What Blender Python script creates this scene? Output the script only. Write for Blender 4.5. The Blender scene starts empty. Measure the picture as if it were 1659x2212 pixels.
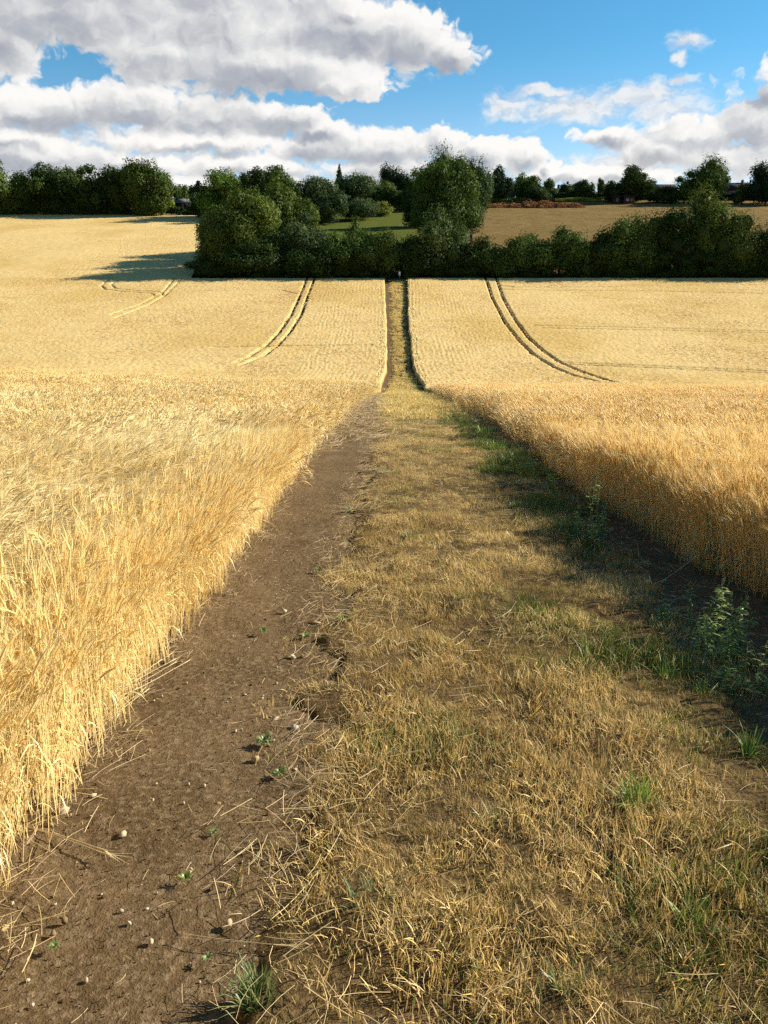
import bpy, math, random
import numpy as np
from math import radians as R, sin, cos, tan, atan, pi

sc = bpy.context.scene
COL = sc.collection

# ------------------------------------------------------------------ camera, sun, sky, exposure
F, CXP, CYP = 1661.0, 829.5, 1106.0          # focal length and centre, in units of the 1659 x 2212 view of the photograph
TH = R(17.57)                                # camera pitch, down
EYE = 1.6
SUN_AZ, SUN_EL = R(73), R(27)                # azimuth from +Y towards +X
EXPO = 1.3

cam = bpy.data.cameras.new('camera')
cam_o = bpy.data.objects.new('camera', cam)
COL.objects.link(cam_o)
sc.camera = cam_o
cam_o.location = (0, 0, EYE)
cam_o.rotation_euler = (R(90) - TH, 0, 0)
cam.sensor_fit = 'VERTICAL'
cam.sensor_height = 36.0
cam.lens = 36.0 * F / 2212.0
cam.clip_start = 0.05
cam.clip_end = 5000

sun = bpy.data.lights.new('sun', 'SUN')
sun.energy = 4.8
sun.angle = R(0.5)
sun.color = (1.0, 0.915, 0.78)
sun_o = bpy.data.objects.new('sun', sun)
COL.objects.link(sun_o)
sd = np.array([sin(SUN_AZ) * cos(SUN_EL), cos(SUN_AZ) * cos(SUN_EL), sin(SUN_EL)])
import mathutils
sun_o.rotation_euler = mathutils.Vector(sd).to_track_quat('Z', 'Y').to_euler()
sun_o.location = (60, 20, 60)

sc.view_settings.view_transform = 'Standard'
sc.view_settings.look = 'None'
sc.view_settings.gamma = 1
sc.view_settings.use_curve_mapping = False
sc.view_settings.exposure = EXPO
sc.render.engine = 'CYCLES'
sc.cycles.max_bounces = 6
sc.cycles.diffuse_bounces = 3
sc.cycles.transmission_bounces = 3
sc.cycles.use_denoising = False
sc.cycles.sample_clamp_indirect = 4.0


class V:
    """tiny wrapper so that node maths reads like maths"""
    nt = None

    def __init__(s, sock):
        s.s = sock

    @staticmethod
    def m(op, *a, clamp=False):
        n = V.nt.nodes.new('ShaderNodeMath')
        n.operation = op
        n.use_clamp = clamp
        for i, x in enumerate(a):
            if isinstance(x, V):
                V.nt.links.new(x.s, n.inputs[i])
            else:
                n.inputs[i].default_value = x
        return V(n.outputs[0])

    def __add__(s, o): return V.m('ADD', s, o)
    __radd__ = __add__
    def __mul__(s, o): return V.m('MULTIPLY', s, o)
    __rmul__ = __mul__
    def __sub__(s, o): return V.m('SUBTRACT', s, o)
    def __rsub__(s, o): return V.m('SUBTRACT', o, s)
    def __truediv__(s, o): return V.m('DIVIDE', s, o)


def smooth(x, a, b):
    n = V.nt.nodes.new('ShaderNodeMapRange')
    n.interpolation_type = 'SMOOTHSTEP'
    V.nt.links.new(x.s, n.inputs[0])
    n.inputs[1].default_value, n.inputs[2].default_value = a, b
    return V(n.outputs[0])


def vm(op, *a):
    n = V.nt.nodes.new('ShaderNodeVectorMath')
    n.operation = op
    for i, x in enumerate(a):
        if isinstance(x, V):
            V.nt.links.new(x.s, n.inputs[i])
        elif x is not None:
            n.inputs[i].default_value = x
    return V(n.outputs['Value'] if op in ('LENGTH', 'DOT_PRODUCT') else n.outputs[0])


def mixc(f, a, b, blend='MIX'):
    n = V.nt.nodes.new('ShaderNodeMix')
    n.data_type = 'RGBA'
    n.blend_type = blend
    if isinstance(f, V): V.nt.links.new(f.s, n.inputs[0])
    else: n.inputs[0].default_value = f
    for i, x in ((6, a), (7, b)):
        if isinstance(x, V): V.nt.links.new(x.s, n.inputs[i])
        else: n.inputs[i].default_value = (*x, 1)
    return V(n.outputs[2])


def tex_noise(vec, scale, detail=4, rough=.55, dist=0, color=False, dims='3D'):
    n = V.nt.nodes.new('ShaderNodeTexNoise')
    n.noise_dimensions = dims
    if vec is not None: V.nt.links.new(vec.s, n.inputs['Vector'])
    n.inputs['Scale'].default_value = scale
    n.inputs['Detail'].default_value = detail
    n.inputs['Roughness'].default_value = rough
    n.inputs['Distortion'].default_value = dist
    return V(n.outputs['Color' if color else 'Fac'])


def tex_vor(vec, scale, detail=0, rough=.5, feature='F1', smoothness=.6, dims='3D'):
    n = V.nt.nodes.new('ShaderNodeTexVoronoi')
    n.voronoi_dimensions = dims
    n.feature = feature
    if vec is not None: V.nt.links.new(vec.s, n.inputs['Vector'])
    n.inputs['Scale'].default_value = scale
    n.inputs['Detail'].default_value = detail
    n.inputs['Roughness'].default_value = rough
    if feature == 'SMOOTH_F1': n.inputs['Smoothness'].default_value = smoothness
    return V(n.outputs['Distance'])


# ---- sky: Nishita air with cumulus described by direction (azimuth, elevation)
world = bpy.data.worlds.new('World')
sc.world = world
world.use_nodes = True
V.nt = world.node_tree
bg = V.nt.nodes['Background']
bg.inputs[1].default_value = 0.10
skyn = V.nt.nodes.new('ShaderNodeTexSky')
skyn.sky_type = 'NISHITA'
skyn.sun_disc = False
skyn.sun_elevation = SUN_EL
skyn.sun_rotation = SUN_AZ
skyn.altitude = 0
skyn.air_density = 1.0
skyn.dust_density = 0.15
skyn.ozone_density = 3.0
tc = V.nt.nodes.new('ShaderNodeTexCoord')
sep = V.nt.nodes.new('ShaderNodeSeparateXYZ')
V.nt.links.new(tc.outputs['Generated'], sep.inputs[0])
az = V.m('ARCTAN2', V(sep.outputs[0]), V(sep.outputs[1]))
el = V.m('ARCSINE', V(sep.outputs[2]))
cmb = V.nt.nodes.new('ShaderNodeCombineXYZ')
V.nt.links.new((az * 16.61).s, cmb.inputs[0])
V.nt.links.new((el * 16.61).s, cmb.inputs[1])
SKYP = V(cmb.outputs[0])


def azel(x, y):
    d = np.array([(x - CXP) / F, cos(TH) + (CYP - y) / F * sin(TH), -sin(TH) + (CYP - y) / F * cos(TH)])
    d /= np.linalg.norm(d)
    return math.atan2(d[0], d[1]) * 16.61, math.asin(d[2]) * 16.61


CLOUDS = [
    # upper left bank
    (120, 20, 330, 85), (430, 40, 330, 105), (690, 62, 210, 92), (560, 140, 330, 66), (880, 92, 120, 62), (975, 122, 78, 40), (790, 60, 100, 60),
    (740, 180, 130, 36), (350, 120, 170, 60), (20, 100, 90, 50), (-150, 40, 220, 130), (250, -60, 420, 90), (760, 25, 70, 28),
    # second bank
    (70, 238, 240, 48), (290, 232, 190, 52), (470, 256, 160, 46), (610, 256, 110, 38), (690, 282, 62, 22), (420, 305, 230, 26),
    # third bank
    (850, 318, 180, 46), (965, 308, 72, 40), (1045, 328, 70, 34), (1140, 338, 62, 42), (1190, 362, 22, 26), (680, 318, 130, 36), (930, 372, 300, 40),
    # low left
    (90, 340, 190, 44), (330, 362, 120, 28), (560, 360, 200, 30), (30, 300, 110, 30), (150, 395, 260, 34), (520, 405, 300, 26),
    # right
    (1500, 292, 150, 42), (1630, 262, 90, 70), (1670, 205, 60, 40), (1330, 296, 92, 24), (1430, 322, 130, 38), (1580, 345, 170, 50), (1290, 378, 230, 26),
    (1800, 250, 220, 120),
    # round the rest of the sky
    (2900, 150, 500, 120), (4200, 60, 600, 160), (-1200, 150, 500, 120), (-2600, 80, 600, 150), (-4300, 120, 500, 120),
]


WISPS = [(1090, 228, 62, 32), (1240, 236, 150, 38), (1385, 208, 130, 36), (1440, 242, 110, 24), (1480, 90, 44, 20), (1468, 129, 22, 12), (1476, 168, 40, 13), (1170, 197, 90, 14), (300, 300, 160, 30), (380, 345, 150, 26), (1350, 350, 160, 26)]


def cloud_field(p, blobs=None):
    """0 at a cloud's outline, towards 1 at its heart"""
    out = None
    for (x, y, rx, ry) in (blobs or CLOUDS):
        if -400 < x < 2100:
            a, e = azel(x, y)
        else:
            a, e = (x - CXP) / 100, 4.0
        k = V.nt.nodes.new('ShaderNodeVectorMath')
        k.operation = 'MULTIPLY_ADD'
        V.nt.links.new(p.s, k.inputs[0])
        k.inputs[1].default_value = (100 / rx, 100 / ry, 0)
        k.inputs[2].default_value = (-a * 100 / rx, -e * 100 / ry, 0)
        d = vm('LENGTH', V(k.outputs[0]))
        if out is None:
            out = d
        else:
            n = V.nt.nodes.new('ShaderNodeMath')
            n.operation = 'SMOOTH_MIN'
            V.nt.links.new(out.s, n.inputs[0])
            V.nt.links.new(d.s, n.inputs[1])
            n.inputs[2].default_value = 0.25
            out = V(n.outputs[0])
    return 1.0 - out


def cloud_detail(p, det):
    q = vm('MULTIPLY', p, (1.0, 1.3, 1.0))
    w = vm('MULTIPLY_ADD', tex_noise(q, 1.5, 2, .55, color=True, dims='2D'), (.55, .55, 0), q)
    puff = 0.42 - tex_vor(w, 2.3, 2.0, .5, 'F1', dims='2D')
    fb = tex_noise(q, 1.0, det, .60, dims='2D') - 0.5
    return puff * 0.42 + fb * 1.05


def cloud_density(p, det=8):
    f = cloud_field(p) * 1.15
    return f, V.m('MINIMUM', f, 0.75) + cloud_detail(p, det)


def mass(p):
    return tex_noise(vm('MULTIPLY', p, (.8, 1.5, 1)), .62, 2, .5, dims='2D')


WARP = vm('MULTIPLY_ADD', vm('SUBTRACT', tex_noise(SKYP, 1.9, 3, .6, color=True, dims='2D'), (.5, .5, .5)), (.50, .34, 0), SKYP)
f0, dn = cloud_density(WARP)
f1, d_far = cloud_density(vm('ADD', WARP, (0.11, 0.13, 0)), 6)
alpha = smooth(dn, -0.03, 0.30)
lit = V.m('ADD', 0.65 + (dn - d_far) * 0.42 + (f0 - f1) * 0.85 + (mass(SKYP) - mass(vm('ADD', SKYP, (.35, .42, 0)))) * 1.0, (0.50 - smooth(f0, 0.05, 0.95)) * 0.52, clamp=True)
k = 1 / 2 ** EXPO
ramp = V.nt.nodes.new('ShaderNodeValToRGB')
V.nt.links.new(lit.s, ramp.inputs[0])
cr = ramp.color_ramp
cr.elements[0].position = 0.0
cr.elements[0].color = (.38 * k, .40 * k, .46 * k, 1)
cr.elements[1].position = 1.0
cr.elements[1].color = (1.02 * k, .99 * k, .95 * k, 1)
for pos, c in ((.3, (.52, .53, .56)), (.55, (.71, .71, .71)), (.8, (.93, .91, .88))):
    e_ = cr.elements.new(pos)
    e_.color = (c[0] * k, c[1] * k, c[2] * k, 1)
BG_K = 0.10
# air colour: Nishita, a little clearer and bluer as the photograph's air
tint = mixc(smooth(el, 0.0, 0.26), (.80, .68, .70), (.245, .515, .58))
tint = mixc(1.0, V(skyn.outputs[0]), tint, 'MULTIPLY')
cl_b = vm('SCALE', V(ramp.outputs[0]))
cl_b.s.node.inputs['Scale'].default_value = 1 / BG_K
wf = cloud_field(WARP, WISPS)
wn = tex_noise(vm('MULTIPLY', WARP, (1.0, 2.2, 1)), 2.1, 6, .62, dims='2D')
wa = smooth(wf * 0.8 + (wn - 0.5) * 0.9, 0.0, 0.62) * 0.86
wc = mixc(smooth(wn, .35, .62), tuple(v * k / BG_K for v in (.74, .75, .78)), tuple(v * k / BG_K for v in (.93, .92, .90)))
tint = mixc(wa, tint, wc)
skymix = mixc(alpha * 0.96, tint, cl_b)
V.nt.links.new(skymix.s, bg.inputs[0])
world.cycles.sampling_method = 'MANUAL'
world.cycles.sample_map_resolution = 256
bg.inputs[1].default_value = BG_K

# ------------------------------------------------------------------ helpers
rng = np.random.default_rng(7)


def vnoise(x, y, seed=0):
    x = np.asarray(x, float); y = np.asarray(y, float)
    xi, yi = np.floor(x), np.floor(y)
    fx, fy = x - xi, y - yi
    fx = fx * fx * (3 - 2 * fx); fy = fy * fy * (3 - 2 * fy)
    def h(a, b):
        v = np.sin(a * 127.1 + b * 311.7 + seed * 74.7) * 43758.5453
        return v - np.floor(v)
    return (h(xi, yi) * (1 - fx) + h(xi + 1, yi) * fx) * (1 - fy) + (h(xi, yi + 1) * (1 - fx) + h(xi + 1, yi + 1) * fx) * fy


def fbm(x, y, seed=0, o=4):
    s, a, t = 0, 1, 0
    for i in range(o):
        s = s + a * vnoise(x * 2 ** i, y * 2 ** i, seed + i * 3.1); t += a; a *= .5
    return s / t


def sstep(x, a, b):
    t = np.clip((x - a) / (b - a), 0, 1)
    return t * t * (3 - 2 * t)


def G(X, Y):
    """height of the land"""
    X = np.asarray(X, float); Y = np.asarray(Y, float)
    Yc = np.clip(Y, -60, 140)
    near = -.112 * Yc - .0003 * Yc * np.abs(Yc) + np.where(X < 0, -.040 * np.maximum(X, -120) * sstep(Yc, 4, 60), -.005 * X)
    far = -1.1 + .156 * (Y - 165)
    crest = -1.1 + .156 * (385 - 165) + .03 * (Y - 385)
    far = np.where(Y > 385, crest, far)
    kk = 3.0
    d = np.clip((near - far) / kk * .5 + .5, 0, 1)
    return far * (1 - d) + near * d + kk * d * (1 - d)


def zrow(row, Y):
    return EYE + Y * tan(atan((CYP - row) / F) - TH)


def xcol(x, Y, z):
    return (x - CXP) / F * (Y * cos(TH) - (z - EYE) * sin(TH))


_ys = np.exp(np.linspace(np.log(.7), np.log(480), 9000))


def unproj(x, row):
    """the point of the ground seen at a pixel of the photograph"""
    z = EYE + _ys * tan(atan((CYP - row) / F) - TH)
    X = (x - CXP) / F * (_ys * cos(TH) - (z - EYE) * sin(TH))
    g = G(X, _ys)
    i = np.argmax(z <= g)
    if not (z <= g).any(): i = len(_ys) - 1
    return X[i], _ys[i], g[i]


def px_m(Y, z=None):
    """metres per photograph pixel at distance Y"""
    if z is None: z = float(G(0, Y))
    return (Y * cos(TH) - (z - EYE) * sin(TH)) / F


def new_obj(name, me, parent=None, mats=()):
    o = bpy.data.objects.new(name, me)
    COL.objects.link(o)
    if parent is not None: o.parent = parent
    for m in mats: me.materials.append(m)
    return o


def mesh_np(name, Vt, faces, col=None, smooth_=False):
    """faces: list of int arrays (n,3) or (n,4)"""
    me = bpy.data.meshes.new(name)
    Vt = np.asarray(Vt, np.float32)
    faces = [np.asarray(f, np.int32) for f in faces if len(f)]
    loops = np.concatenate([f.ravel() for f in faces])
    tot = np.concatenate([np.full(len(f), f.shape[1], np.int32) for f in faces])
    start = np.concatenate([[0], np.cumsum(tot)[:-1]]).astype(np.int32)
    me.vertices.add(len(Vt)); me.vertices.foreach_set('co', Vt.ravel())
    me.loops.add(len(loops)); me.loops.foreach_set('vertex_index', loops)
    me.polygons.add(len(tot)); me.polygons.foreach_set('loop_start', start); me.polygons.foreach_set('loop_total', tot)
    if smooth_: me.polygons.foreach_set('use_smooth', np.ones(len(tot), bool))
    if col is not None:
        a = me.color_attributes.new('Col', 'FLOAT_COLOR', 'POINT')
        c = np.ones((len(Vt), 4), np.float32); c[:, :3] = col
        a.data.foreach_set('color', c.ravel())
    me.update(calc_edges=True)
    return me


class Bag:
    def __init__(s): s.v, s.q, s.t, s.c, s.n = [], [], [], [], 0
    def add(s, v, q=(), t=(), c=(1, 1, 1)):
        v = np.asarray(v, float)
        if len(q): s.q.append(np.asarray(q) + s.n)
        if len(t): s.t.append(np.asarray(t) + s.n)
        s.v.append(v); c = np.asarray(c, float)
        s.c.append(np.tile(c, (len(v), 1)) if c.ndim == 1 else c)
        s.n += len(v)
    def mesh(s, name, smooth_=False):
        f = []
        if s.q: f.append(np.concatenate(s.q))
        if s.t: f.append(np.concatenate(s.t))
        return mesh_np(name, np.concatenate(s.v), f, np.concatenate(s.c), smooth_)
    def tube(s, P, r, sides=4, c=(1, 1, 1)):
        P = np.asarray(P, float); n = len(P); r = np.broadcast_to(r, (n,))
        T = np.gradient(P, axis=0); T /= np.linalg.norm(T, axis=1, keepdims=True) + 1e-9
        ref = np.array([0, 0, 1.]) if abs(T[0][2]) < .8 else np.array([1., 0, 0])
        A = np.cross(T, ref); A /= np.linalg.norm(A, axis=1, keepdims=True) + 1e-9
        B = np.cross(T, A)
        an = np.arange(sides) * 2 * pi / sides
        v = P[:, None] + r[:, None, None] * (np.cos(an)[None, :, None] * A[:, None] + np.sin(an)[None, :, None] * B[:, None])
        i = np.arange(n - 1)[:, None] * sides; j = np.arange(sides)[None]; j2 = (j + 1) % sides
        q = np.stack([i + j, i + j2, i + sides + j2, i + sides + j], -1).reshape(-1, 4)
        cc = np.repeat(np.asarray(c, float), sides, 0) if np.ndim(c) == 2 else c
        s.add(v.reshape(-1, 3), q, (), cc)
    def ribbon(s, P, w, side, c=(1, 1, 1)):
        P = np.asarray(P, float); n = len(P)
        w = np.broadcast_to(w, (n,))[:, None] * .5
        side = np.asarray(side, float)
        v = np.empty((2 * n, 3)); v[0::2] = P - side * w; v[1::2] = P + side * w
        i = np.arange(n - 1) * 2
        s.add(v, np.stack([i, i + 1, i + 3, i + 2], -1), (), np.repeat(np.asarray(c, float), 2, 0) if np.ndim(c) == 2 else c)
    def box(s, lo, hi, c=(1, 1, 1)):
        (a, b, d), (e, f, g) = lo, hi
        v = [(a, b, d), (e, b, d), (e, f, d), (a, f, d), (a, b, g), (e, b, g), (e, f, g), (a, f, g)]
        s.add(v, [(0, 3, 2, 1), (4, 5, 6, 7), (0, 1, 5, 4), (1, 2, 6, 5), (2, 3, 7, 6), (3, 0, 4, 7)], (), c)


def tag(o, label, cat=None, group=None, kind=None):
    o['label'] = label
    if cat: o['category'] = cat
    if group: o['group'] = group
    if kind: o['kind'] = kind
    return o


def empty(name, loc, rz=0):
    o = bpy.data.objects.new(name, None)
    COL.objects.link(o)
    o.location = loc; o.rotation_euler = (0, 0, rz)
    o.empty_display_size = .2
    return o


# ------------------------------------------------------------------ materials
def newmat(name):
    m = bpy.data.materials.new(name)
    m.use_nodes = True
    V.nt = m.node_tree
    b = m.node_tree.nodes['Principled BSDF']
    b.inputs['Specular IOR Level'].default_value = .02
    b.inputs['Roughness'].default_value = .8
    return m, b


def attr(name, kind='GEOMETRY', out='Color'):
    n = V.nt.nodes.new('ShaderNodeAttribute')
    n.attribute_type = kind; n.attribute_name = name
    return V(n.outputs[out])


def objco():
    n = V.nt.nodes.new('ShaderNodeNewGeometry')
    return V(n.outputs['Position'])


def bump(b, h, dist, strength=1):
    n = V.nt.nodes.new('ShaderNodeBump')
    n.inputs['Strength'].default_value = strength
    n.inputs['Distance'].default_value = dist
    V.nt.links.new(h.s, n.inputs['Height'])
    V.nt.links.new(n.outputs[0], b.inputs['Normal'])


def leafy(name, trans=.35, tintA=(1.12, 1.08, 1.0), tintB=(.80, .68, .50), gloss=.05, use_tint=True, rough=.45):
    """thin plant matter: coloured by its own mesh colour, partly translucent"""
    m = bpy.data.materials.new(name); m.use_nodes = True
    V.nt = nt = m.node_tree
    nt.nodes.remove(nt.nodes['Principled BSDF'])
    c = attr('Col')
    if use_tint:
        t = attr('tint', 'INSTANCER', 'Fac')
        c = mixc(1.0, c, mixc(t, tintA, tintB), 'MULTIPLY')
    d = nt.nodes.new('ShaderNodeBsdfDiffuse'); tr = nt.nodes.new('ShaderNodeBsdfTranslucent'); g = nt.nodes.new('ShaderNodeBsdfGlossy')
    g.inputs['Roughness'].default_value = rough
    nt.links.new(c.s, d.inputs[0]); nt.links.new(c.s, tr.inputs[0])
    a = nt.nodes.new('ShaderNodeMixShader'); a.inputs[0].default_value = trans
    nt.links.new(d.outputs[0], a.inputs[1]); nt.links.new(tr.outputs[0], a.inputs[2])
    b = nt.nodes.new('ShaderNodeMixShader'); b.inputs[0].default_value = gloss
    nt.links.new(a.outputs[0], b.inputs[1]); nt.links.new(g.outputs[0], b.inputs[2])
    nt.links.new(b.outputs[0], nt.nodes['Material Output'].inputs[0])
    return m


M = {}
M['straw'] = leafy('barley_straw', .30, (1.08, 1.06, 1.02), (.93, .83, .68), .05)
M['grass'] = leafy('dry_grass', .30, (1.18, 1.13, 1.02), (.60, .52, .40), .02)
M['leaf'] = leafy('tree_leaf', .20, gloss=.008, use_tint=False, rough=.5)
M['weed'] = leafy('weed_leaf', .30, gloss=.05, use_tint=False)
M['straw_plain'] = leafy('loose_straw', .15, gloss=.06, use_tint=False)

m, b = newmat('bark'); P = objco()
V.nt.links.new(mixc(tex_noise(P, 6, 4), (.05, .04, .03), (.13, .10, .075)).s, b.inputs[0]); M['bark'] = m

m, b = newmat('soil'); P = objco()
n1, n2, n3 = tex_noise(P, 1.3, 3), tex_noise(P, 38, 5, .65), tex_noise(P, 160, 3, .6)
c = mixc(smooth(n1, .3, .7), (.090, .059, .028), (.132, .088, .044))
c = mixc(smooth(n2, .45, .68), c, (.185, .132, .076))
c = mixc(smooth(n3, .62, .72) * .5, c, (.22, .16, .09))
V.nt.links.new(c.s, b.inputs[0]); b.inputs['Roughness'].default_value = .95
bump(b, n2 * .7 + n3 * .35, .02, .9); M['soil'] = m

m, b = newmat('verge_soil'); P = objco()
n2 = tex_noise(P, 30, 5, .65)
c = mixc(smooth(n2, .3, .7), (.050, .032, .014), (.12, .078, .033))
c = mixc(smooth(tex_noise(P, .9, 3), .4, .65) * .4, c, (.20, .135, .055))
V.nt.links.new(c.s, b.inputs[0]); b.inputs['Roughness'].default_value = .95
bump(b, n2, .03, .9); M['verge'] = m

m, b = newmat('land'); P = objco()
n2 = tex_noise(P, 3, 5)
V.nt.links.new(mixc(n2, (.10, .07, .035), (.17, .13, .06)).s, b.inputs[0]); M['land'] = m

m, b = newmat('barley_canopy'); P = objco()
big = tex_noise(P, .045, 4, .6); streak = tex_noise(vm('MULTIPLY', P, (.25, 1.0, 1.0)), .5, 4, .6); fine = tex_noise(P, 4.5, 4, .8)
c = mixc(smooth(big, .42, .66), (.57, .412, .172), (.49, .335, .112))
c = mixc(smooth(streak, .52, .72) * .45, c, (.39, .25, .07))
c = mixc(smooth(fine, .50, .70) * .5, c, (.68, .53, .27))
c = mixc(smooth(fine, .50, .30) * .35, c, (.34, .22, .07))
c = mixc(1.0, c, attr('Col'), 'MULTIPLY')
V.nt.links.new(c.s, b.inputs[0]); b.inputs['Roughness'].default_value = .9
bump(b, fine, .10, .35); M['canopy'] = m

m, b = newmat('meadow_grass'); P = objco()
n1, n2 = tex_noise(P, .11, 4), tex_noise(vm('MULTIPLY', P, (.5, 1, 1)), .8, 5, .65)
c = mixc(smooth(n1, .35, .65), (.205, .130, .048), (.165, .110, .038))
c = mixc(smooth(n2, .50, .64) * .7, c, (.085, .068, .02))
c = mixc(smooth(tex_noise(vm('MULTIPLY', P, (.22, 1, 1)), .9, 3, .6), .60, .68) * .8, c, (.05, .05, .015))
V.nt.links.new(c.s, b.inputs[0]); bump(b, tex_noise(P, 2.5, 5, .7), .35, .6); M['meadow'] = m

m, b = newmat('lawn_grass'); P = objco()
c = mixc(tex_noise(P, .5, 5), (.055, .075, .012), (.105, .112, .024))
V.nt.links.new(c.s, b.inputs[0]); bump(b, tex_noise(P, 3, 4, .7), .25, .5); M['lawn'] = m

m, b = newmat('stone'); P = objco()
c = mixc(tex_noise(P, 55, 5, .65), (.54, .48, .37), (.26, .21, .145))
V.nt.links.new(mixc(1, c, attr('Col'), 'MULTIPLY').s, b.inputs[0]); bump(b, tex_noise(P, 90, 4), .004, .6); M['stone'] = m


def plain(name, col, rough=.8, var=.25, scale=3):
    m, b = newmat(name); P = objco()
    c = mixc(tex_noise(P, scale, 5, .6), tuple(x * (1 - var) for x in col), tuple(x * (1 + var) for x in col))
    V.nt.links.new(c.s, b.inputs[0]); b.inputs['Roughness'].default_value = rough
    return m


M['brick'] = plain('brick_wall', (.09, .06, .045)); M['render'] = plain('rendered_wall', (.11, .095, .08))
M['roof'] = plain('roof_tile', (.045, .036, .034)); M['roof_grey'] = plain('felt_roof', (.17, .165, .16)); M['dark'] = plain('dark_timber', (.03, .025, .02))
M['white'] = plain('white_paint', (.75, .75, .73), .5, .08); M['glass'] = plain('window_glass', (.05, .06, .08), .08, .2)
M['red'] = plain('red_boards', (.085, .034, .026)); M['post'] = plain('weathered_post', (.16, .12, .08)); M['pot'] = plain('chimney_pot', (.30, .12, .07))

# ------------------------------------------------------------------ edges of the crop, the path and the verge, read off the photograph
def edge(pts):
    a = np.array([unproj(x, y)[:2] for x, y in pts])
    a = a[np.argsort(a[:, 1])]
    x0 = a[0, 0]
    a = np.vstack([[x0, -60], a, [a[-1, 0] + .02 * 20, a[-1, 1] + 20]])
    return lambda Y: np.interp(Y, a[:, 1], a[:, 0])


EL = edge([(45, 1880), (170, 1665), (338, 1444), (470, 1255), (590, 1090), (700, 948), (780, 868), (826, 835), (838, 800), (836, 700), (832, 611)])
ER = edge([(1659, 1290), (1500, 1215), (1400, 1150), (1270, 1072), (1180, 1005), (1080, 932), (980, 872), (912, 838), (890, 800), (880, 700), (879, 611)])
DR = edge([(505, 2212), (560, 1850), (640, 1560), (690, 1330), (732, 1180), (780, 1030), (804, 930), (820, 862), (833, 838), (846, 800), (845, 700), (841, 611)])
VR = edge([(1659, 1590), (1500, 1440), (1300, 1225), (1180, 1060), (1060, 945), (960, 868), (905, 838), (884, 800), (874, 700), (873, 611)])
HEDGE_Y = 166.5

# ------------------------------------------------------------------ the land
xs = np.unique(np.concatenate([np.linspace(-900, -160, 30), np.linspace(-160, 160, 120), np.linspace(160, 900, 30)]))
ysl = np.unique(np.concatenate([np.linspace(-60, 0, 20), np.linspace(0, 180, 140), np.linspace(180, 420, 80), np.linspace(420, 2500, 30)]))


def grid_mesh(name, X, Y, Z, keep=None, col=None, smooth_=False):
    r, c = X.shape
    i = np.arange(r * c).reshape(r, c)
    q = np.stack([i[:-1, :-1], i[:-1, 1:], i[1:, 1:], i[1:, :-1]], -1).reshape(-1, 4)
    if keep is not None: q = q[keep[:-1, :-1].ravel() & keep[1:, 1:].ravel()]
    return mesh_np(name, np.stack([X, Y, Z], -1).reshape(-1, 3), [q], col, smooth_)


Xg, Yg = np.meshgrid(xs, ysl)
o = new_obj('ground', grid_mesh('ground', Xg, Yg, G(Xg, Yg) - .12 - .2 * (Yg > 60), smooth_=True), None, [M['land']])
tag(o, 'bare brown land under the fields, rising to the hill crest', 'ground', kind='structure')


def strip(name, fa, fb, y0, y1, du, mat, lift, rough_amp, rough_scale, near_dy, smooth_=True, taper=False):
    """a sheet of ground between two edge curves"""
    Y = [y0]
    while Y[-1] < y1: Y.append(Y[-1] + np.clip(near_dy * (1 + max(Y[-1] - 2, 0) * .35), near_dy, 1.5))
    Y = np.array(Y); n = du
    t = np.linspace(0, 1, n)
    X = fa(Y)[:, None] * (1 - t) + fb(Y)[:, None] * t
    YY = np.repeat(Y[:, None], n, 1)
    fade = 1 / (1 + np.maximum(YY, 0) * .02)
    Z = G(X, YY) + lift + (fbm(X * rough_scale, YY * rough_scale, 3, 4) - .5) * rough_amp * fade + (fbm(X * 45, YY * 45, 9, 3) - .5) * .012 * (YY < 8)
    if taper:
        tt = np.repeat(t[None], len(Y), 0) + (fbm(X * 3.5, YY * 3.5, 17, 3) - .5) * .22
        tp = sstep(tt, 0, .14) * (1 - sstep(tt, .86, 1))
        Z = G(X, YY) * (1 - tp) + Z * tp - (1 - tp) * .10
    return new_obj(name, grid_mesh(name, X, YY, Z, smooth_=smooth_), None, [mat])


o = strip('dirt_path', lambda Y: EL(Y) - .9, lambda Y: DR(Y) + .55, -4, HEDGE_Y + 3, 150, M['soil'], .0, .05, 3.0, .014)
tag(o, 'trodden bare brown earth path along the left crop, dotted with pale stones', 'path', kind='structure')
o = strip('bare_soil', lambda Y: VR(Y) - .6, lambda Y: ER(Y) + .9, -4, HEDGE_Y + 3, 90, M['soil'], -.012, .07, 2.5, .03)
tag(o, 'shaded strip of bare soil between the mown grass and the right barley', 'soil', kind='structure')
o = strip('verge_ground', lambda Y: DR(Y) - .15, lambda Y: VR(Y) + .15, -4, HEDGE_Y + 3, 110, M['verge'], .03, .13, 2.2, .03, taper=True)
tag(o, 'earth under the mown grass strip beside the path', 'ground', kind='structure')

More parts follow.
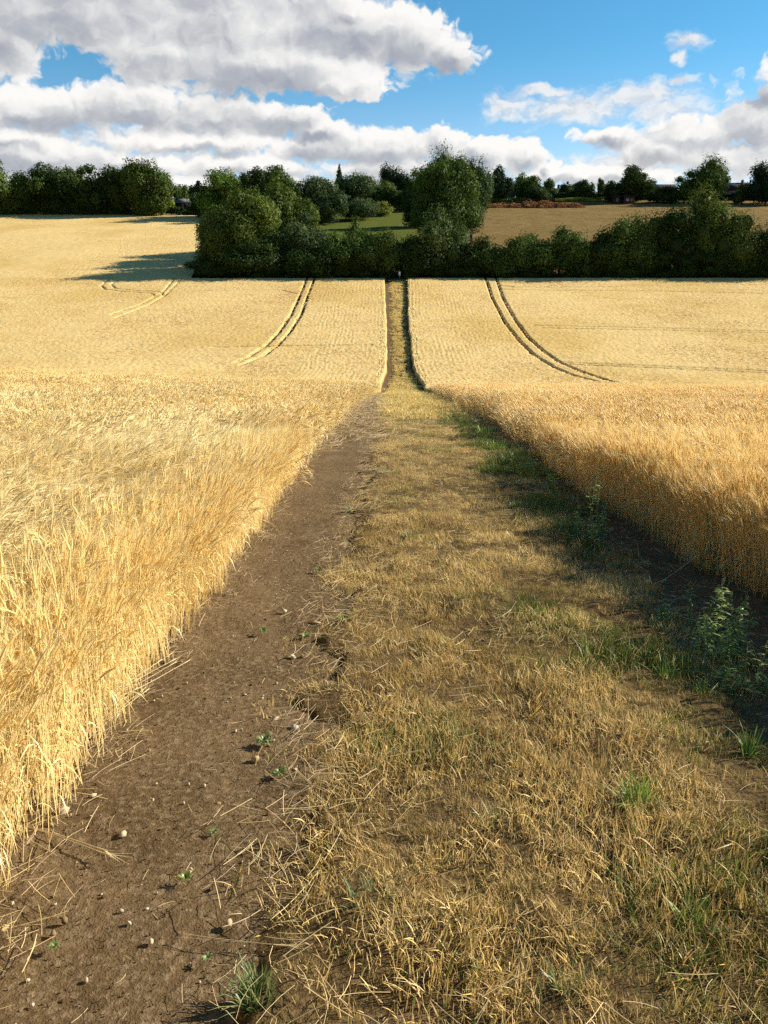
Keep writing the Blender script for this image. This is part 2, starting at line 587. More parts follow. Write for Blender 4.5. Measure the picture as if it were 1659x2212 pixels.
# ------------------------------------------------------------------ instancing of countless small plants (stuff)
def scatter(name, P, rot, scl, idx, tint, variants, parent=None):
    me = bpy.data.meshes.new(name)
    n = len(P)
    me.vertices.add(n); me.vertices.foreach_set('co', np.asarray(P, np.float32).ravel())
    a = me.attributes.new('rot', 'FLOAT_VECTOR', 'POINT'); a.data.foreach_set('vector', np.asarray(rot, np.float32).ravel())
    a = me.attributes.new('scl', 'FLOAT', 'POINT'); a.data.foreach_set('value', np.asarray(scl, np.float32))
    a = me.attributes.new('tint', 'FLOAT', 'POINT'); a.data.foreach_set('value', np.asarray(tint, np.float32))
    a = me.attributes.new('idx', 'INT', 'POINT'); a.data.foreach_set('value', np.asarray(idx, np.int32))
    o = new_obj(name, me, parent)
    src = bpy.data.collections.new(name + '_kinds')
    for i, (vm_, mat) in enumerate(variants):
        if not vm_.materials: vm_.materials.append(mat)
        so = bpy.data.objects.new('%s_kind_%02d' % (name, i), vm_); src.objects.link(so)
    g = bpy.data.node_groups.new(name, 'GeometryNodeTree')
    g.interface.new_socket('Geometry', in_out='INPUT', socket_type='NodeSocketGeometry')
    g.interface.new_socket('Geometry', in_out='OUTPUT', socket_type='NodeSocketGeometry')
    N = g.nodes.new
    gi, go, ip, ci = N('NodeGroupInput'), N('NodeGroupOutput'), N('GeometryNodeInstanceOnPoints'), N('GeometryNodeCollectionInfo')
    ci.inputs['Collection'].default_value = src
    ci.inputs['Separate Children'].default_value = True
    ci.inputs['Reset Children'].default_value = True
    ip.inputs['Pick Instance'].default_value = True
    def named(nm, ty):
        a = N('GeometryNodeInputNamedAttribute'); a.data_type = ty; a.inputs['Name'].default_value = nm
        return [s for s in a.outputs if s.enabled and s.name == 'Attribute'][0]
    L = g.links.new
    L(gi.outputs[0], ip.inputs['Points']); L(ci.outputs[0], ip.inputs['Instance'])
    L(named('idx', 'INT'), ip.inputs['Instance Index'])
    e = N('FunctionNodeEulerToRotation'); L(named('rot', 'FLOAT_VECTOR'), e.inputs[0]); L(e.outputs[0], ip.inputs['Rotation'])
    L(named('scl', 'FLOAT'), ip.inputs['Scale'])
    L(ip.outputs[0], go.inputs[0])
    md = o.modifiers.new('scatter', 'NODES'); md.node_group = g
    return o


def jgrid(x0, x1, y0, y1, s):
    X, Y = np.meshgrid(np.arange(x0, x1, s), np.arange(y0, y1, s))
    return (X + rng.uniform(-.5, .5, X.shape) * s).ravel(), (Y + rng.uniform(-.5, .5, X.shape) * s).ravel()


# ---- barley
def barley_clump(seed, n, rad, thick, awns, hue, droop=1.0, segs=5, leaves=True):
    r = np.random.default_rng(seed)
    bag = Bag()
    stem = np.array([.82, .69, .40]) * hue; low = np.array([.78, .64, .34]) * hue; earc = np.array([.78, .61, .31]) * hue; awnc = np.array([.84, .71, .41]) * hue; leafc = np.array([.82, .66, .34]) * hue
    for i in range(n):
        a, q = r.uniform(0, 2 * pi), rad * math.sqrt(r.uniform())
        b = np.array([q * cos(a), q * sin(a), -.03])
        h = r.uniform(.50, .70)
        ld = r.normal(0, .5) ; lean = abs(r.normal(.08, .07)) * droop
        d = np.array([cos(ld), sin(ld), 0]); sd_ = np.array([r.normal(0, .05), r.normal(0, .05), 0])
        t = np.linspace(0, 1, segs)
        P = b + np.outer(t, [0, 0, h]) + np.outer(t ** 2.2, d * lean) + np.outer(t, sd_)
        j = r.uniform(.85, 1.15)
        cc = (low[None] * (1 - t[:, None]) ** .6 * .8 + stem[None] * (1 - .8 * (1 - t[:, None]) ** .6)) * j
        bag.tube(P, thick * (1.0 - .4 * t), 3, np.clip(cc, 0, .92))
        # nodding ear
        top = P[-1]; up = P[-1] - P[-2]; up /= np.linalg.norm(up)
        nod = np.clip(r.normal(.9, .45) * droop, .05, 1.9)
        E = [top]; dirv = up.copy(); eh = r.uniform(.06, .085)
        for s_ in range(4):
            dirv = dirv + (d * .55 + np.array([0, 0, -.5])) * nod * .42; dirv /= np.linalg.norm(dirv)
            E.append(E[-1] + dirv * (.02 if s_ == 0 else eh / 3))
        E = np.array(E)
        bag.tube(E, thick * np.array([.8, 2.1, 2.6, 2.3, .9]), 4, np.clip(earc * j, 0, .92))
        sdv = np.cross(dirv, [0, 0, 1.]); sdv /= np.linalg.norm(sdv) + 1e-6; upv = np.cross(sdv, dirv)
        for w_ in range(awns):
            k0 = E[1 + w_ % 3] if awns > 3 else E[-2]
            sp = r.normal(0, .16, 2)
            ad = dirv + sdv * sp[0] + upv * (sp[1] + .06); ad /= np.linalg.norm(ad)
            L = r.uniform(.09, .14)
            sv = np.cross(ad, r.normal(size=3)); sv /= np.linalg.norm(sv) + 1e-6
            aw = thick * .55
            p1 = k0 + ad * L * .5; p2 = k0 + ad * L + np.array([0, 0, -.012])
            bag.add([k0 - sv * aw, k0 + sv * aw, p1 + sv * aw * .8, p1 - sv * aw * .8, p2], [(0, 1, 2, 3)], [(3, 2, 4)], np.clip(awnc * j, 0, .95))
        if leaves and r.uniform() < .75:
            for _ in range(r.integers(1, 3)):
                tt = r.uniform(.2, .75); p0 = b + np.array([0, 0, h * tt]) + d * lean * tt ** 2.2
                la = r.uniform(0, 2 * pi); lv = np.array([cos(la), sin(la), 0]); L = r.uniform(.06, .15)
                u = np.linspace(0, 1, 4)
                PP = p0 + np.outer(u, lv * L * .7) + np.outer(u - 1.9 * u * u, [0, 0, L * .6])
                bag.ribbon(PP, thick * 2.6 * np.array([.7, 1, .8, .15]), np.array([-lv[1], lv[0], r.normal(0, .5)]), np.clip(leafc * r.uniform(.8, 1.15), 0, .92))
    return bag.mesh('barley')


HL, HR = np.array([1.07, 1.09, 1.05]), np.array([.97, .91, .72])


def barley_set(hue, droop, sd0):
    v = [barley_clump(sd0 + i, 30, .13, .0014, 9, hue, droop) for i in range(8)]                    # near
    v += [barley_clump(sd0 + 20 + i, 26, .21, .0032, 4, hue, droop, 4) for i in range(6)]           # middle
    v += [barley_clump(sd0 + 40 + i, 36, .36, .0046, 2, hue * 1.04, droop, 3, False) for i in range(6)]    # far
    v += [barley_clump(sd0 + 60 + i, 34, .13, .0015, 6, hue * np.array([1, .97, .9]), droop * .4) for i in range(6)]      # upright, at the edge
    return [(x, M['straw']) for x in v]


def field_points(side):
    Ps, Rs, Ss, Is, Ts = [], [], [], [], []
    for (d0, d1, sp, i0, n, inset) in ((0, 10.5, .155, 0, 8, .03), (10.5, 26, .27, 8, 6, .14), (26, 80, .46, 14, 6, .24)):
        xr = .9 * d1 + 4
        X, Y = jgrid(-xr if side < 0 else 0, 0 if side < 0 else xr, -1.5, d1 * 1.35, sp)
        dist = np.hypot(X, Y) * np.exp(rng.normal(0, .14, len(X)))
        u = (EL(Y) - X) if side < 0 else (X - ER(Y))
        k_ = (dist >= d0) & (dist < d1) & (u > inset) & (np.abs(X) < .68 * np.abs(Y) + 3.5)
        if i0 == 14: k_ &= rng.uniform(size=len(X)) < 1.05 - 1.0 * sstep(dist, 44, 80)
        X, Y, u = X[k_], Y[k_], u[k_]
        # ragged edge and a few thin patches
        edge_n = fbm(Y * 1.3, Y * 0 + side, 5, 3)
        k_ = (u > inset + (edge_n - .62) * .30) & ~((u < .4) & (rng.uniform(size=len(u)) < .12))
        X, Y, u = X[k_], Y[k_], u[k_]
        n_ = len(X)
        if not n_: continue
        w = fbm(X * .35, Y * .35, 11, 3)
        if side < 0: yaw = R(-25) + (w - .5) * 3.0 + rng.normal(0, .45, n_)
        else: yaw = R(190) + (w - .5) * 3.5 + rng.normal(0, .7, n_)
        lodge = sstep(fbm(X * .5 + 9, Y * .5, 21, 3), .56, .72)
        tilt = rng.normal(0, .07, n_) + lodge * .55 * (side < 0) + lodge * .28 * (side > 0)
        # outermost stems lean out over the path
        out = np.where(u < inset + .22, np.abs(rng.normal(0, .16, n_)), 0)
        # euler: yaw about z, tilt about local y (towards the nod)
        Ps.append(np.stack([X, Y, G(X, Y)], 1))
        Rs.append(np.stack([rng.normal(0, .06, n_), tilt + 0 * out, yaw], 1))
        Rs[-1][:, 1] += out * np.cos(yaw - (0 if side < 0 else pi))
        Rs[-1][:, 0] -= out * -np.sin(yaw - (0 if side < 0 else pi)) * 1.0
        big_n = fbm(X * .22, Y * .22, 31, 3)
        Ss.append(rng.uniform(.92, 1.12, n_) * (1.06 if side < 0 else 1.0) * (.94 + .22 * big_n))
        Is.append(np.where((i0 == 0) & (u < .42), 20 + rng.integers(0, 6, n_), i0 + rng.integers(0, n, n_)))
        Rs[-1][:, 1] *= np.where((i0 == 0) & (u < .42), .5, 1)
        Ts.append(np.clip((fbm(X * .7, Y * .7, 41, 3) - .35) * 1.6 + rng.normal(0, .15, n_), 0, 1))
    # a closed front row of upright stems along the path
    Y = np.arange(1.2, 12, .085) + rng.uniform(-.04, .04, len(np.arange(1.2, 12, .085))); n_ = len(Y)
    u = rng.uniform(.03, .15, n_) + (fbm(Y * 1.3, Y * 0 + side, 5, 3) - .5) * .12
    X = EL(Y) - u if side < 0 else ER(Y) + u
    Ps.append(np.stack([X, Y, G(X, Y)], 1)); Ss.append(rng.uniform(.72, 1.05, n_)); Is.append(20 + rng.integers(0, 6, n_)); Ts.append(rng.uniform(0, .6, n_))
    Rs.append(np.stack([rng.normal(0, .08, n_), rng.normal(.05, .10, n_), rng.normal(R(-25) if side < 0 else R(190), .6, n_)], 1))
    return [np.concatenate(a) for a in (Ps, Rs, Ss, Is, Ts)]


# canopy of each field as a height field in strips that follow the path
def densify(pts, step=.5):
    w = np.array([unproj(x, y)[:2] for x, y in pts])
    return w


TRAM = [
    # right-hand pair and its branches
    [(1048, 606), (1062, 650), (1090, 705), (1120, 745), (1150, 775), (1190, 800), (1240, 822), (1290, 834)],
    [(1070, 604), (1085, 650), (1112, 700), (1140, 738), (1172, 768), (1207, 792), (1260, 815), (1330, 836)],
    [(1080, 624), (1110, 628), (1300, 626), (1700, 621)], [(1082, 632), (1110, 634), (1400, 636), (1700, 642)],
    [(1150, 712), (1350, 716), (1700, 725)], [(1170, 718), (1400, 722), (1700, 729)],
    [(1198, 792), (1350, 799), (1700, 813)], [(1215, 797), (1350, 803), (1700, 818)],
    # left-hand pair and its branches
    [(664, 606), (648, 645), (629, 689), (604, 726), (577, 754), (544, 777), (507, 794)],
    [(680, 606), (665, 645), (651, 687), (628, 724), (602, 754), (572, 777), (521, 798)],
    [(644, 642), (609, 634), (391, 635)],
    [(246, 606), (232, 613), (219, 624), (229, 633), (270, 637), (327, 641), (336, 647)],
    [(258, 612), (240, 620), (250, 631), (300, 635), (350, 638), (352, 646)],
    [(380, 606), (352, 638), (308, 664), (240, 688)], [(396, 606), (354, 648), (320, 668), (250, 695)],
    [(460, 760), (620, 757), (803, 754)],
]
TRAMW = [densify(t) for t in TRAM]
STRONG = {0, 1, 8, 9}


def tram_depth(X, Y):
    d = np.full(X.shape, 1.0)
    for n_, w in enumerate(TRAMW):
        for (a, b_) in zip(w[:-1], w[1:]):
            lo, hi = np.minimum(a, b_) - 1.2, np.maximum(a, b_) + 1.2
            mk = (X > lo[0]) & (X < hi[0]) & (Y > lo[1]) & (Y < hi[1])
            if not mk.any(): continue
            px, py = X[mk], Y[mk]; ab = b_ - a
            t = np.clip(((px - a[0]) * ab[0] + (py - a[1]) * ab[1]) / (ab @ ab), 0, 1)
            dd = np.hypot(px - a[0] - t * ab[0], py - a[1] - t * ab[1])
            wd = .17 if n_ in STRONG else .15
            v = sstep(dd, wd - .10, wd + .14)
            d[mk] = np.minimum(d[mk], v if n_ in STRONG else .62 + .38 * v)
    return d


def canopy(name, side):
    if side < 0:
        u = np.concatenate([np.arange(0, 1, .08), np.arange(1, 16, .155), np.arange(16, 76, .2), np.arange(76, 200, .65)])
        Y = np.concatenate([np.arange(-8, 60, .4), np.arange(60, HEDGE_Y, .24), np.arange(HEDGE_Y, 301, .6)])
    else:
        u = np.concatenate([np.arange(0, 1, .08), np.arange(1, 16, .155), np.arange(16, 80, .2), np.arange(80, 125, .65)])
        Y = np.concatenate([np.arange(-8, 60, .4), np.arange(60, HEDGE_Y, .24)])
    U, YY = np.meshgrid(u, Y)
    U = U + rng.uniform(-.05, .05, U.shape) * (U > .3)
    e = EL(YY) if side < 0 else ER(YY)
    wav = (fbm(YY * .6, YY * 0, 51 + side, 3) - .5) * .3
    X = e + (U + wav + .05) * side
    dist = np.hypot(X, YY)
    full = .64
    nr = 1 - sstep(dist, 30, 75)
    rec = full - .44 * (1 - sstep(dist, 10, 66))
    H = rec * sstep(U, .75 * nr, .18 + 1.0 * nr) - .06 * nr * (U < .8 * nr)
    amp = np.where(dist < 80, .05, .075)
    H = H * (1 + (rng.uniform(-.5, .5, H.shape) * 2) * amp) + (fbm(X * .12, YY * .12, 61, 3) - .5) * .16 * sstep(U, .5, 3)
    rows = np.sin(2 * pi * U / .62 + fbm(X * .2, YY * .12, 6, 2) * 5) * .02 * sstep(YY, 80, 96) * (1 - sstep(U, 8, 15.5)) * sstep(fbm(X * .35, YY * .22, 5, 3), .3, .7)
    H = H + rows * (H > .3)
    H = np.maximum(H * tram_depth(X, YY), -.02)
    keep = np.ones(H.shape, bool)
    if side < 0: keep &= ~((YY > HEDGE_Y - .2) & (X > -40 - .12 * (YY - HEDGE_Y)))
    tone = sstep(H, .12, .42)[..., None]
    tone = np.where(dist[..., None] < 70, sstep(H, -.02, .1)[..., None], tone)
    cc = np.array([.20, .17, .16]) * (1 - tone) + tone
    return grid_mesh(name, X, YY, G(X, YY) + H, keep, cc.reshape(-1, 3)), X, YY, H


def far_tuft(seed, hue):
    r = np.random.default_rng(seed); bag = Bag()
    for i in range(16):
        a, q = r.uniform(0, 6.28), .27 * math.sqrt(r.uniform()); b_ = np.array([q * cos(a), q * sin(a), -.08])
        la = r.normal(0, .9); lv = np.array([cos(la), sin(la), 0]); h = r.uniform(.08, .18); t = np.linspace(0, 1, 3)
        bag.ribbon(b_ + np.outer(t, [0, 0, h]) + np.outer(t * t, lv * h * r.uniform(.3, 1.1)), r.uniform(.035, .06) * np.array([.8, 1, .2]), np.array([-lv[1], lv[0], r.normal(0, .4)]),
                   np.clip(np.array([.65, .50, .25]) * hue * r.uniform(.86, 1.14), 0, .9))
    return bag.mesh('barley')


def far_points(side):
    out = []
    for (y0, y1, sp) in ((34, HEDGE_Y - .3, .43), (HEDGE_Y - .3, 300, .85)):
        if side > 0 and y0 > 100: continue
        xr = .62 * y1
        X, Y = jgrid(-xr if side < 0 else 0, 0 if side < 0 else xr, y0, y1, sp)
        u = (EL(Y) - X) if side < 0 else (X - ER(Y))
        k_ = (u > .3) & (np.abs(X) < .60 * Y + 4) & (rng.uniform(size=len(X)) < sstep(np.hypot(X, Y), 40, 74))
        if y0 > 100: k_ &= X < -41.5 - .12 * (Y - HEDGE_Y)
        X, Y, u = X[k_], Y[k_], u[k_]
        row = np.round(u / .62) * .62 + rng.normal(0, .05, len(u))          # drilled rows next to the path
        rw = (u < 14) & (Y > 84) & (Y < HEDGE_Y) & (rng.uniform(size=len(u)) < .5)
        X = np.where(rw, (EL(Y) - row) if side < 0 else (ER(Y) + row), X)
        k_ = (tram_depth(X, Y) > .8) & (rng.uniform(size=len(X)) < .35 + 1.3 * (fbm(X * .5, Y * .5, 63, 3) - .15))
        out.append(np.stack([X[k_], Y[k_]], 1))
    P = np.concatenate(out); n_ = len(P)
    return np.column_stack([P, G(P[:, 0], P[:, 1]) + .60]), np.stack([rng.normal(0, .1, n_), rng.normal(0, .1, n_), rng.uniform(0, 6.28, n_)], 1), rng.uniform(.7, 1.25, n_)


for side, nm, lb in ((-1, 'left', 'pale gold ripe barley crop filling the field left of the path'), (1, 'right', 'golden brown ripe barley crop filling the field right of the path')):
    me, *_ = canopy('barley_field', side)
    fo = new_obj('barley_field', me, None, [M['canopy']])
    tag(fo, lb, 'crop', kind='stuff')
    P_, R_, S_, I_, T_ = field_points(side)
    so = scatter('barley_stalks', P_, R_, S_, I_, T_, barley_set(HL if side < 0 else HR, 1.0 if side < 0 else .75, 100 if side < 0 else 300), fo)
    so['kind'] = 'stuff'
    P_, R_, S_ = far_points(side)
    hu = np.array([1, 1, 1.0])
    so = scatter('barley_ears', P_, R_, S_, rng.integers(0, 5, len(P_)), np.clip((fbm(P_[:, 0] * .12, P_[:, 1] * .12, 65, 4) - .3) * 1.6 + rng.normal(0, .25, len(P_)), 0, 1), [(far_tuft(600 + i, hu), M['straw']) for i in range(5)], fo)
    so['kind'] = 'stuff'; print('far ears', len(P_))
    print(nm, 'barley clumps', len(P_))

# ---- mown dry grass of the verge
DRY, DRY2, GRN, GRN2, PALE = np.array([.44, .315, .105]), np.array([.64, .505, .235]), np.array([.12, .17, .030]), np.array([.075, .13, .025]), np.array([.66, .52, .27])


def grass_clump(seed, n, rad, h0, h1, width, green, flat=.35):
    r = np.random.default_rng(seed); bag = Bag()
    for i in range(n):
        a, q = r.uniform(0, 2 * pi), rad * math.sqrt(r.uniform())
        b = np.array([q * cos(a), q * sin(a), -.02])
        h = r.uniform(h0, h1); la = r.uniform(0, 2 * pi); lv = np.array([cos(la), sin(la), 0])
        ln = abs(r.normal(0, flat)) * h * 1.6
        t = np.linspace(0, 1, 4)
        P = b + np.outer(t, [0, 0, h]) + np.outer(t ** 1.8, lv * ln)
        P[:, 2] -= t ** 3 * ln * .25
        g = r.uniform() < green
        f = r.uniform()
        c = (GRN * (1 - f) + GRN2 * f) * r.uniform(.8, 1.5) if g else (DRY * (1 - f) + DRY2 * f) * r.uniform(.75, 1.25)
        if not g and r.uniform() < .17: c = PALE * r.uniform(.8, 1.1)
        sv = np.array([-lv[1], lv[0], r.normal(0, .3)])
        bag.ribbon(P, width * r.uniform(.7, 1.3) * np.array([1, 1, .75, .15]), sv, c)
    me = bag
    if rad > .2: me.c = [c_ * np.array([1.25, 1.3, 1.2]) for c_ in me.c]
    return me.mesh('grass')


gv = [grass_clump(500 + i, 120, .085, .012, .055, .0019, .06) for i in range(5)]           # 0-4 dry, near
gv += [grass_clump(520 + i, 110, .085, .015, .065, .0020, .36) for i in range(4)]          # 5-8 mixed
gv += [grass_clump(540 + i, 90, .09, .03, .12, .0025, .85) for i in range(3)]          # 9-11 green
gv += [grass_clump(560 + i, 70, .22, .05, .12, .0075, .09) for i in range(4)]           # 12-15 dry, far
gv += [grass_clump(580 + i, 60, .22, .06, .16, .007, .75) for i in range(3)]           # 16-18 green, far
Ps, Rs, Ss, Is, Ts = [], [], [], [], []
for (y0, y1, sp, far) in ((.3, 7.5, .07, 0), (7.5, 22, .10, 0), (22, 75, .25, 1), (75, 167, .32, 1)):
    X, Y = jgrid(-2.5, 6 if y0 < 75 else 8, y0, y1, sp)
    t = (X - DR(Y)) / np.maximum(VR(Y) - DR(Y), .1)
    wob = (fbm(X * 2.2, Y * 2.2, 71, 3) - .5) * .55
    pr = sstep(t + wob * .5, -.03, .20) * (1 - sstep(t + wob * .5, .94, 1.20))
    bare = sstep(fbm(X * 3.4, Y * 3.4, 77, 3), .40, .56)
    kp = rng.uniform(size=len(X)) < pr * (.42 + .58 * bare)
    X, Y, t = X[kp], Y[kp], t[kp]
    n_ = len(X)
    gn = fbm(X * 1.1 + 3, Y * 1.1, 81, 3) + .22 * sstep(t, .55, 1.0) - .06 * sstep(t, .5, .1)
    gn = gn + .18 * sstep(Y, 6.5, 9) * (1 - sstep(Y, 17, 30)) * sstep(t, .62, .9)
    cls = np.where(gn > .83, 2, np.where(gn > .64, 1, 0))
    if far: ids = np.where(cls == 2, 16 + rng.integers(0, 3, n_), 12 + rng.integers(0, 4, n_))
    else: ids = np.where(cls == 2, 9 + rng.integers(0, 3, n_), np.where(cls == 1, 5 + rng.integers(0, 4, n_), rng.integers(0, 5, n_)))
    tuss = sstep(fbm(X * 3.1, Y * 3.1, 91, 2), .35, .75)
    Ps.append(np.stack([X, Y, G(X, Y) + .035 * sstep(t, -.02, .12) * (1 - sstep(t, .9, 1.02)) + sstep(t, -.02, .12) * (1 - sstep(t, .9, 1.02)) * (fbm(X * 2.2, Y * 2.2, 3, 4) - .5) * .13 / (1 + Y * .02)], 1))
    Rs.append(np.stack([rng.normal(0, .22, n_), rng.normal(0, .22, n_), rng.uniform(0, 6.28, n_)], 1))
    Ss.append((.65 + .95 * tuss) * rng.uniform(.8, 1.2, n_)); Is.append(ids)
    Ts.append(np.clip((fbm(X * 1.9, Y * 1.9, 95, 3) - .3) * 1.7 + rng.normal(0, .12, n_), 0, 1) * (1 - .8 * sstep(Y, 30, 80)))
    Ss[-1] = Ss[-1] * (1 + .5 * sstep(Y, 60, 90))
o = scatter('dry_grass', *[np.concatenate(a) for a in (Ps, Rs, Ss, Is, Ts)], [(x, M['grass']) for x in gv])
tag(o, 'short sun-dried grass with green patches on the strip between path and crop', 'grass', kind='stuff')
print('grass clumps', sum(len(a) for a in Ps))


# ---- loose straw lying about
def straw_patch(seed, n, rad, l0, l1, w):
    r = np.random.default_rng(seed); bag = Bag()
    for i in range(n):
        a, q = r.uniform(0, 2 * pi), rad * math.sqrt(r.uniform())
        c = np.array([q * cos(a), q * sin(a), r.uniform(.004, .03)])
        la = r.uniform(0, pi); L = r.uniform(l0, l1); d = np.array([cos(la), sin(la), r.normal(0, .12)])
        bend = np.array([-d[1], d[0], 0]) * r.normal(0, .06) * L
        t = np.linspace(-.5, .5, 4)
        P = c + np.outer(t, d * L) + np.outer(t * t * 4 - .5, bend)
        P[:, 2] = np.maximum(P[:, 2], .004)
        bag.tube(P, w * r.uniform(.6, 1.2), 3, PALE * r.uniform(.6, 1.1) * np.array([1, r.uniform(.9, 1.02), r.uniform(.75, 1.05)]))
    return bag.mesh('straw')


sv_ = [straw_patch(700 + i, 9, .16, .03, .15, .0011) for i in range(6)] + [straw_patch(720 + i, 14, .3, .12, .35, .003) for i in range(3)] + [straw_patch(740 + i, 4, .18, .010, .06, .0009) for i in range(5)]
Ps, Rs, Ss, Is, Ts = [], [], [], [], []


def put(X, Y, ids, lift, s0=.8, s1=1.2):
    n_ = len(X)
    Ps.append(np.stack([X, Y, G(X, Y) + lift], 1)); Rs.append(np.stack([rng.normal(0, .08, n_), rng.normal(0, .08, n_), rng.uniform(0, 6.28, n_)], 1))
    Ss.append(rng.uniform(s0, s1, n_)); Is.append(ids); Ts.append(rng.uniform(0, .6, n_))


X, Y = jgrid(-2, 6, .3, 16, .11)                       # on the grass
t = (X - DR(Y)) / (VR(Y) - DR(Y)); k_ = (t > -.03) & (t < 1.12) & (rng.uniform(size=len(X)) < .12 + .35 * (np.abs(t - .05) < .08))
X, Y = X[k_], Y[k_]; put(X, Y, rng.integers(0, 6, len(X)), .05)
X, Y = jgrid(-2, 6, 16, 70, .35)
t = (X - DR(Y)) / (VR(Y) - DR(Y)); k_ = (t > -.15) & (t < 1.1) & (rng.uniform(size=len(X)) < .3 + .5 * (t < .15))
X, Y = X[k_], Y[k_]; put(X, Y, 6 + rng.integers(0, 3, len(X)), .04)
X, Y = jgrid(-2, 6, .8, 14, .10)                       # litter along the foot of the left crop
u = X - EL(Y); k_ = (u > -.35) & (u < .02 + .22 * fbm(Y * 1.5, Y * 0, 13, 2)) & (rng.uniform(size=len(X)) < .6)
X, Y = X[k_], Y[k_]; put(X, Y, rng.integers(0, 6, len(X)), .012)
X, Y = jgrid(-2, 6, 14, 60, .25)
u = X - EL(Y); k_ = (u > -.3) & (u < .28) & (rng.uniform(size=len(X)) < .7)
X, Y = X[k_], Y[k_]; put(X, Y, 6 + rng.integers(0, 3, len(X)), .015)
X, Y = jgrid(-2, 6, .8, 12, .2)                        # sparse bits on the path and on the soil
t = (X - EL(Y)) / (DR(Y) - EL(Y)); k_ = (t > .02) & (t < 1) & (rng.uniform(size=len(X)) < .5)
X, Y = X[k_], Y[k_]; put(X, Y, 9 + rng.integers(0, 5, len(X)), .012)
X, Y = jgrid(1, 6, 4, 20, .22)
k_ = (X > VR(Y) - .1) & (X < ER(Y) + .2) & (rng.uniform(size=len(X)) < .3)
X, Y = X[k_], Y[k_]; put(X, Y, rng.integers(0, 6, len(X)), .012)
o = scatter('loose_straw', *[np.concatenate(a) for a in (Ps, Rs, Ss, Is, Ts)], [(x, M['straw_plain']) for x in sv_])
tag(o, 'pale broken straw lying over the grass and along the crop edges', 'straw', kind='stuff')


# ---- pebbles and soil crumbs (stuff), larger stones (things)
def rock(seed, sub=2, flat=.65, jag=.22):
    import bmesh
    bm = bmesh.new(); bmesh.ops.create_icosphere(bm, subdivisions=sub, radius=1)
    r = np.random.default_rng(seed)
    N_ = r.normal(size=(11, 3)); N_ /= np.linalg.norm(N_, axis=1, keepdims=True); dcut = r.uniform(.34, .66, 11)
    sc_ = np.array([1, r.uniform(.6, .95), flat * r.uniform(.8, 1.2)])
    for v in bm.verts:
        p = np.array(v.co)
        for n_, dc in zip(N_, dcut):
            e_ = p @ n_ - dc
            if e_ > 0: p = p - n_ * e_ * .9
        p = p * (1 + r.normal(0, jag * .12)) * sc_
        v.co = p
    V_ = np.array([v.co[:] for v in bm.verts]); T_ = np.array([[v.index for v in f.verts] for f in bm.faces])
    bm.free()
    return V_, T_


def rock_mesh(seed, tone, **kw):
    V_, T_ = rock(seed, **kw)
    return mesh_np('stone', V_, [T_], np.tile(np.array(tone) * .88, (len(V_), 1)))


pv = [(rock_mesh(800 + i, (1.0, .95, .88), sub=1), M['stone']) for i in range(5)] + [(rock_mesh(820 + i, (.20, .145, .095), sub=1), M['stone']) for i in range(5)]
X, Y = jgrid(-2, 2, .8, 14, .022)
t = (X - EL(Y)) / (DR(Y) - EL(Y)); cl = rng.uniform(size=len(X)) < .024
k_ = (t > -.1) & (t < 1.15) & ((rng.uniform(size=len(X)) < .5) | cl) & (rng.uniform(size=len(X)) < 1.2 - Y * .085)
X, Y, cl = X[k_], Y[k_], cl[k_]; n_ = len(X)
o = scatter('gravel', np.stack([X, Y, G(X, Y) + (fbm(X * 3, Y * 3, 3, 4) - .5) * .05 + .004], 1), rng.uniform(-3, 3, (n_, 3)), np.where(cl, .003 + .011 * rng.uniform(size=n_) ** 2, rng.uniform(.002, .0062, n_) * np.where(rng.uniform(size=n_) < .02, 2.2, 1)), np.where(cl, rng.integers(0, 5, n_), 5 + rng.integers(0, 5, n_)), np.zeros(n_), pv)
tag(o, 'small crumbs of earth and white grit scattered over the path', 'gravel', kind='stuff')

